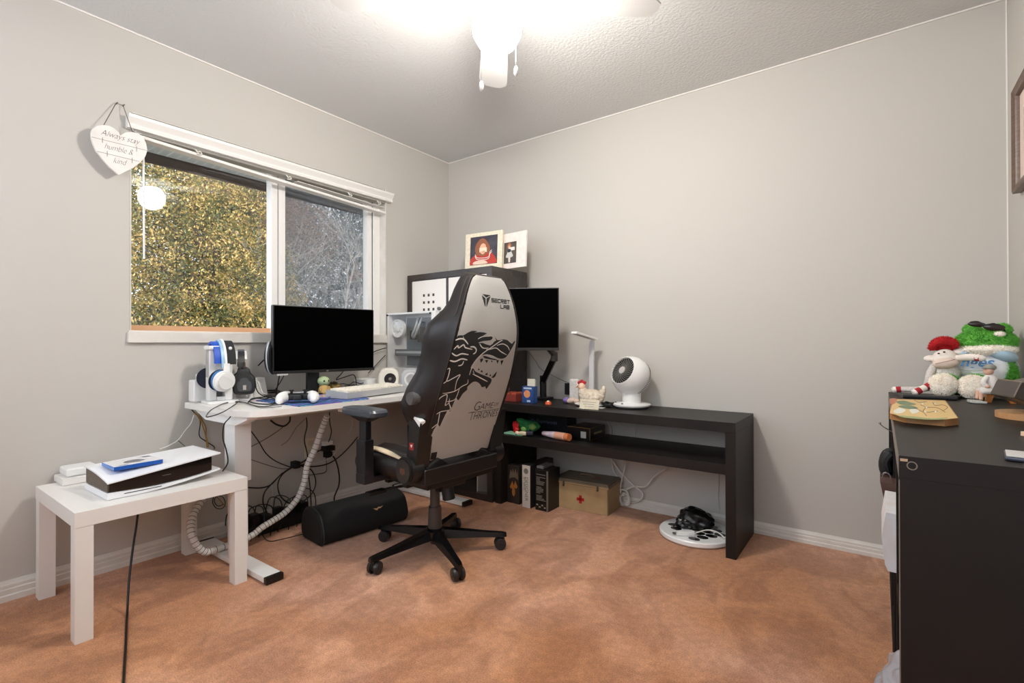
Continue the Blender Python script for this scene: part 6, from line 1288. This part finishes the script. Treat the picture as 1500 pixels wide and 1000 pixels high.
part('case_clasp', MB().box((-.0,-.0625,-.004),(.02,-.0595,.014),0,Mb).tube([Mb @ V((-.02+.006*cos(a),-.062,.008+.006*sin(a))) for a in [i*pi/4 for i in range(1,8)]],.0013,5), mat('clasp_pale',(206,200,190),.4), br)
ph = thing('white_phone', 'flat white phone-like slab at the near end of the low unit', 'phone', (3.02,-1.57,UZ))
p0 = cZ(1471,663,UZ+.008); Mh = Matrix.Translation((p0.x,p0.y,UZ+.001)) @ Matrix.Rotation(-.12,4,'Z')
part('slab_body', MB().box((0,-.04,0),(.15,.035,.007),.003,Mh), mat('slab_navy',(58,62,78),.3), ph)
part('slab_top', MB().box((.002,-.038,.0071),(.148,.033,.0085),.0005,Mh), mat('slab_white',(206,204,200),.3), ph)
# ---- small wooden arrow piece
solo('wooden_piece', MB().prism([(0,0),(.03,.012),(.05,0),(.045,-.03),(.03,-.02),(.02,-.03),(.018,-.012)], Matrix.Translation((cZ(1495,632,UZ+.01).x,cZ(1495,632,UZ+.01).y,UZ+.001)), 0, .010), mat('pale_wood',(222,190,158),.6), 'pale wooden cut-out piece at the right edge of the unit top', 'toy')
# ---- picture on the right wall
pf = thing('wall_picture', 'brown-framed picture with a cream mat on the right wall', 'picture', (W-.01,-.3,1.76))
yA = cX(1485,154,W-.02).y; zT, zB = cX(1500,124,W-.02).z, cX(1490,283,W-.02).z
zT = 1.955; zB = 1.565; y0_ = yA; y1_ = yA-.52
FB = mat('frame_brown',(98,78,66),.4,var=(26,(116,94,80),(1,1,6)))
mb = MB(); prof = [(0,0),(0,.024),(.008,.028),(.016,.022),(.028,.020),(.034,.010),(.034,0)]
cor = [(y0_,zT,-1,-1),(y1_,zT,1,-1),(y1_,zB,1,1),(y0_,zB,-1,1)]
R4 = [[V((W-.001-d,y_+sy*w_,z_+sz*w_)) for w_,d in prof] for y_,z_,sy,sz in cor]; mb.loft(R4+[R4[0]], cap=False); bmesh.ops.remove_doubles(mb.bm, verts=mb.bm.verts, dist=1e-6); part('picture_frame', mb, FB, pf)
part('picture_mat', MB().box((W-.009,y1_+.03,zB+.03),(W-.001,y0_-.03,zT-.03)), mat('mat_cream',(228,208,196),.6), pf)
part('picture_print', MB().box((W-.0098,y1_+.10,zB+.10),(W-.009,y0_-.10,zT-.10)), mat('print_dusk',(136,128,120),.5,var=(8,(96,104,110))), pf)
# ================================================================== light, sky, camera
sn = bpy.data.lights.new('sun', 'SUN'); sn.energy = 1.4; sn.angle = radians(2); sn.color = (1,.90,.74); so = bpy.data.objects.new('sun', sn); C.objects.link(so)
so.rotation_euler = V((-.86,-.12,-.60)).to_track_quat('-Z','Y').to_euler()
w = bpy.data.worlds.new('sky'); bpy.context.scene.world = w; w.use_nodes = True; bgn = w.node_tree.nodes['Background']
bgn.inputs[0].default_value = (.84,.9,1,1); bgn.inputs[1].default_value = 1.5
cd = bpy.data.cameras.new('camera'); co = bpy.data.objects.new('camera', cd); C.objects.link(co)
cd.sensor_fit = 'HORIZONTAL'; cd.sensor_width = 36; cd.lens = FPX/1500*36; cd.clip_start = .05; cd.clip_end = 200
co.matrix_world = Matrix(((_R.x,_U.x,-_F.x,CAM.x),(_R.y,_U.y,-_F.y,CAM.y),(_R.z,_U.z,-_F.z,CAM.z),(0,0,0,1)))
sc = bpy.context.scene; sc.camera = co
sc.view_settings.view_transform = 'Standard'; sc.view_settings.look = 'None'; sc.view_settings.exposure = 1.2; sc.view_settings.gamma = 1
sc.cycles.max_bounces = 10; sc.cycles.diffuse_bounces = 6; sc.cycles.sample_clamp_indirect = 6
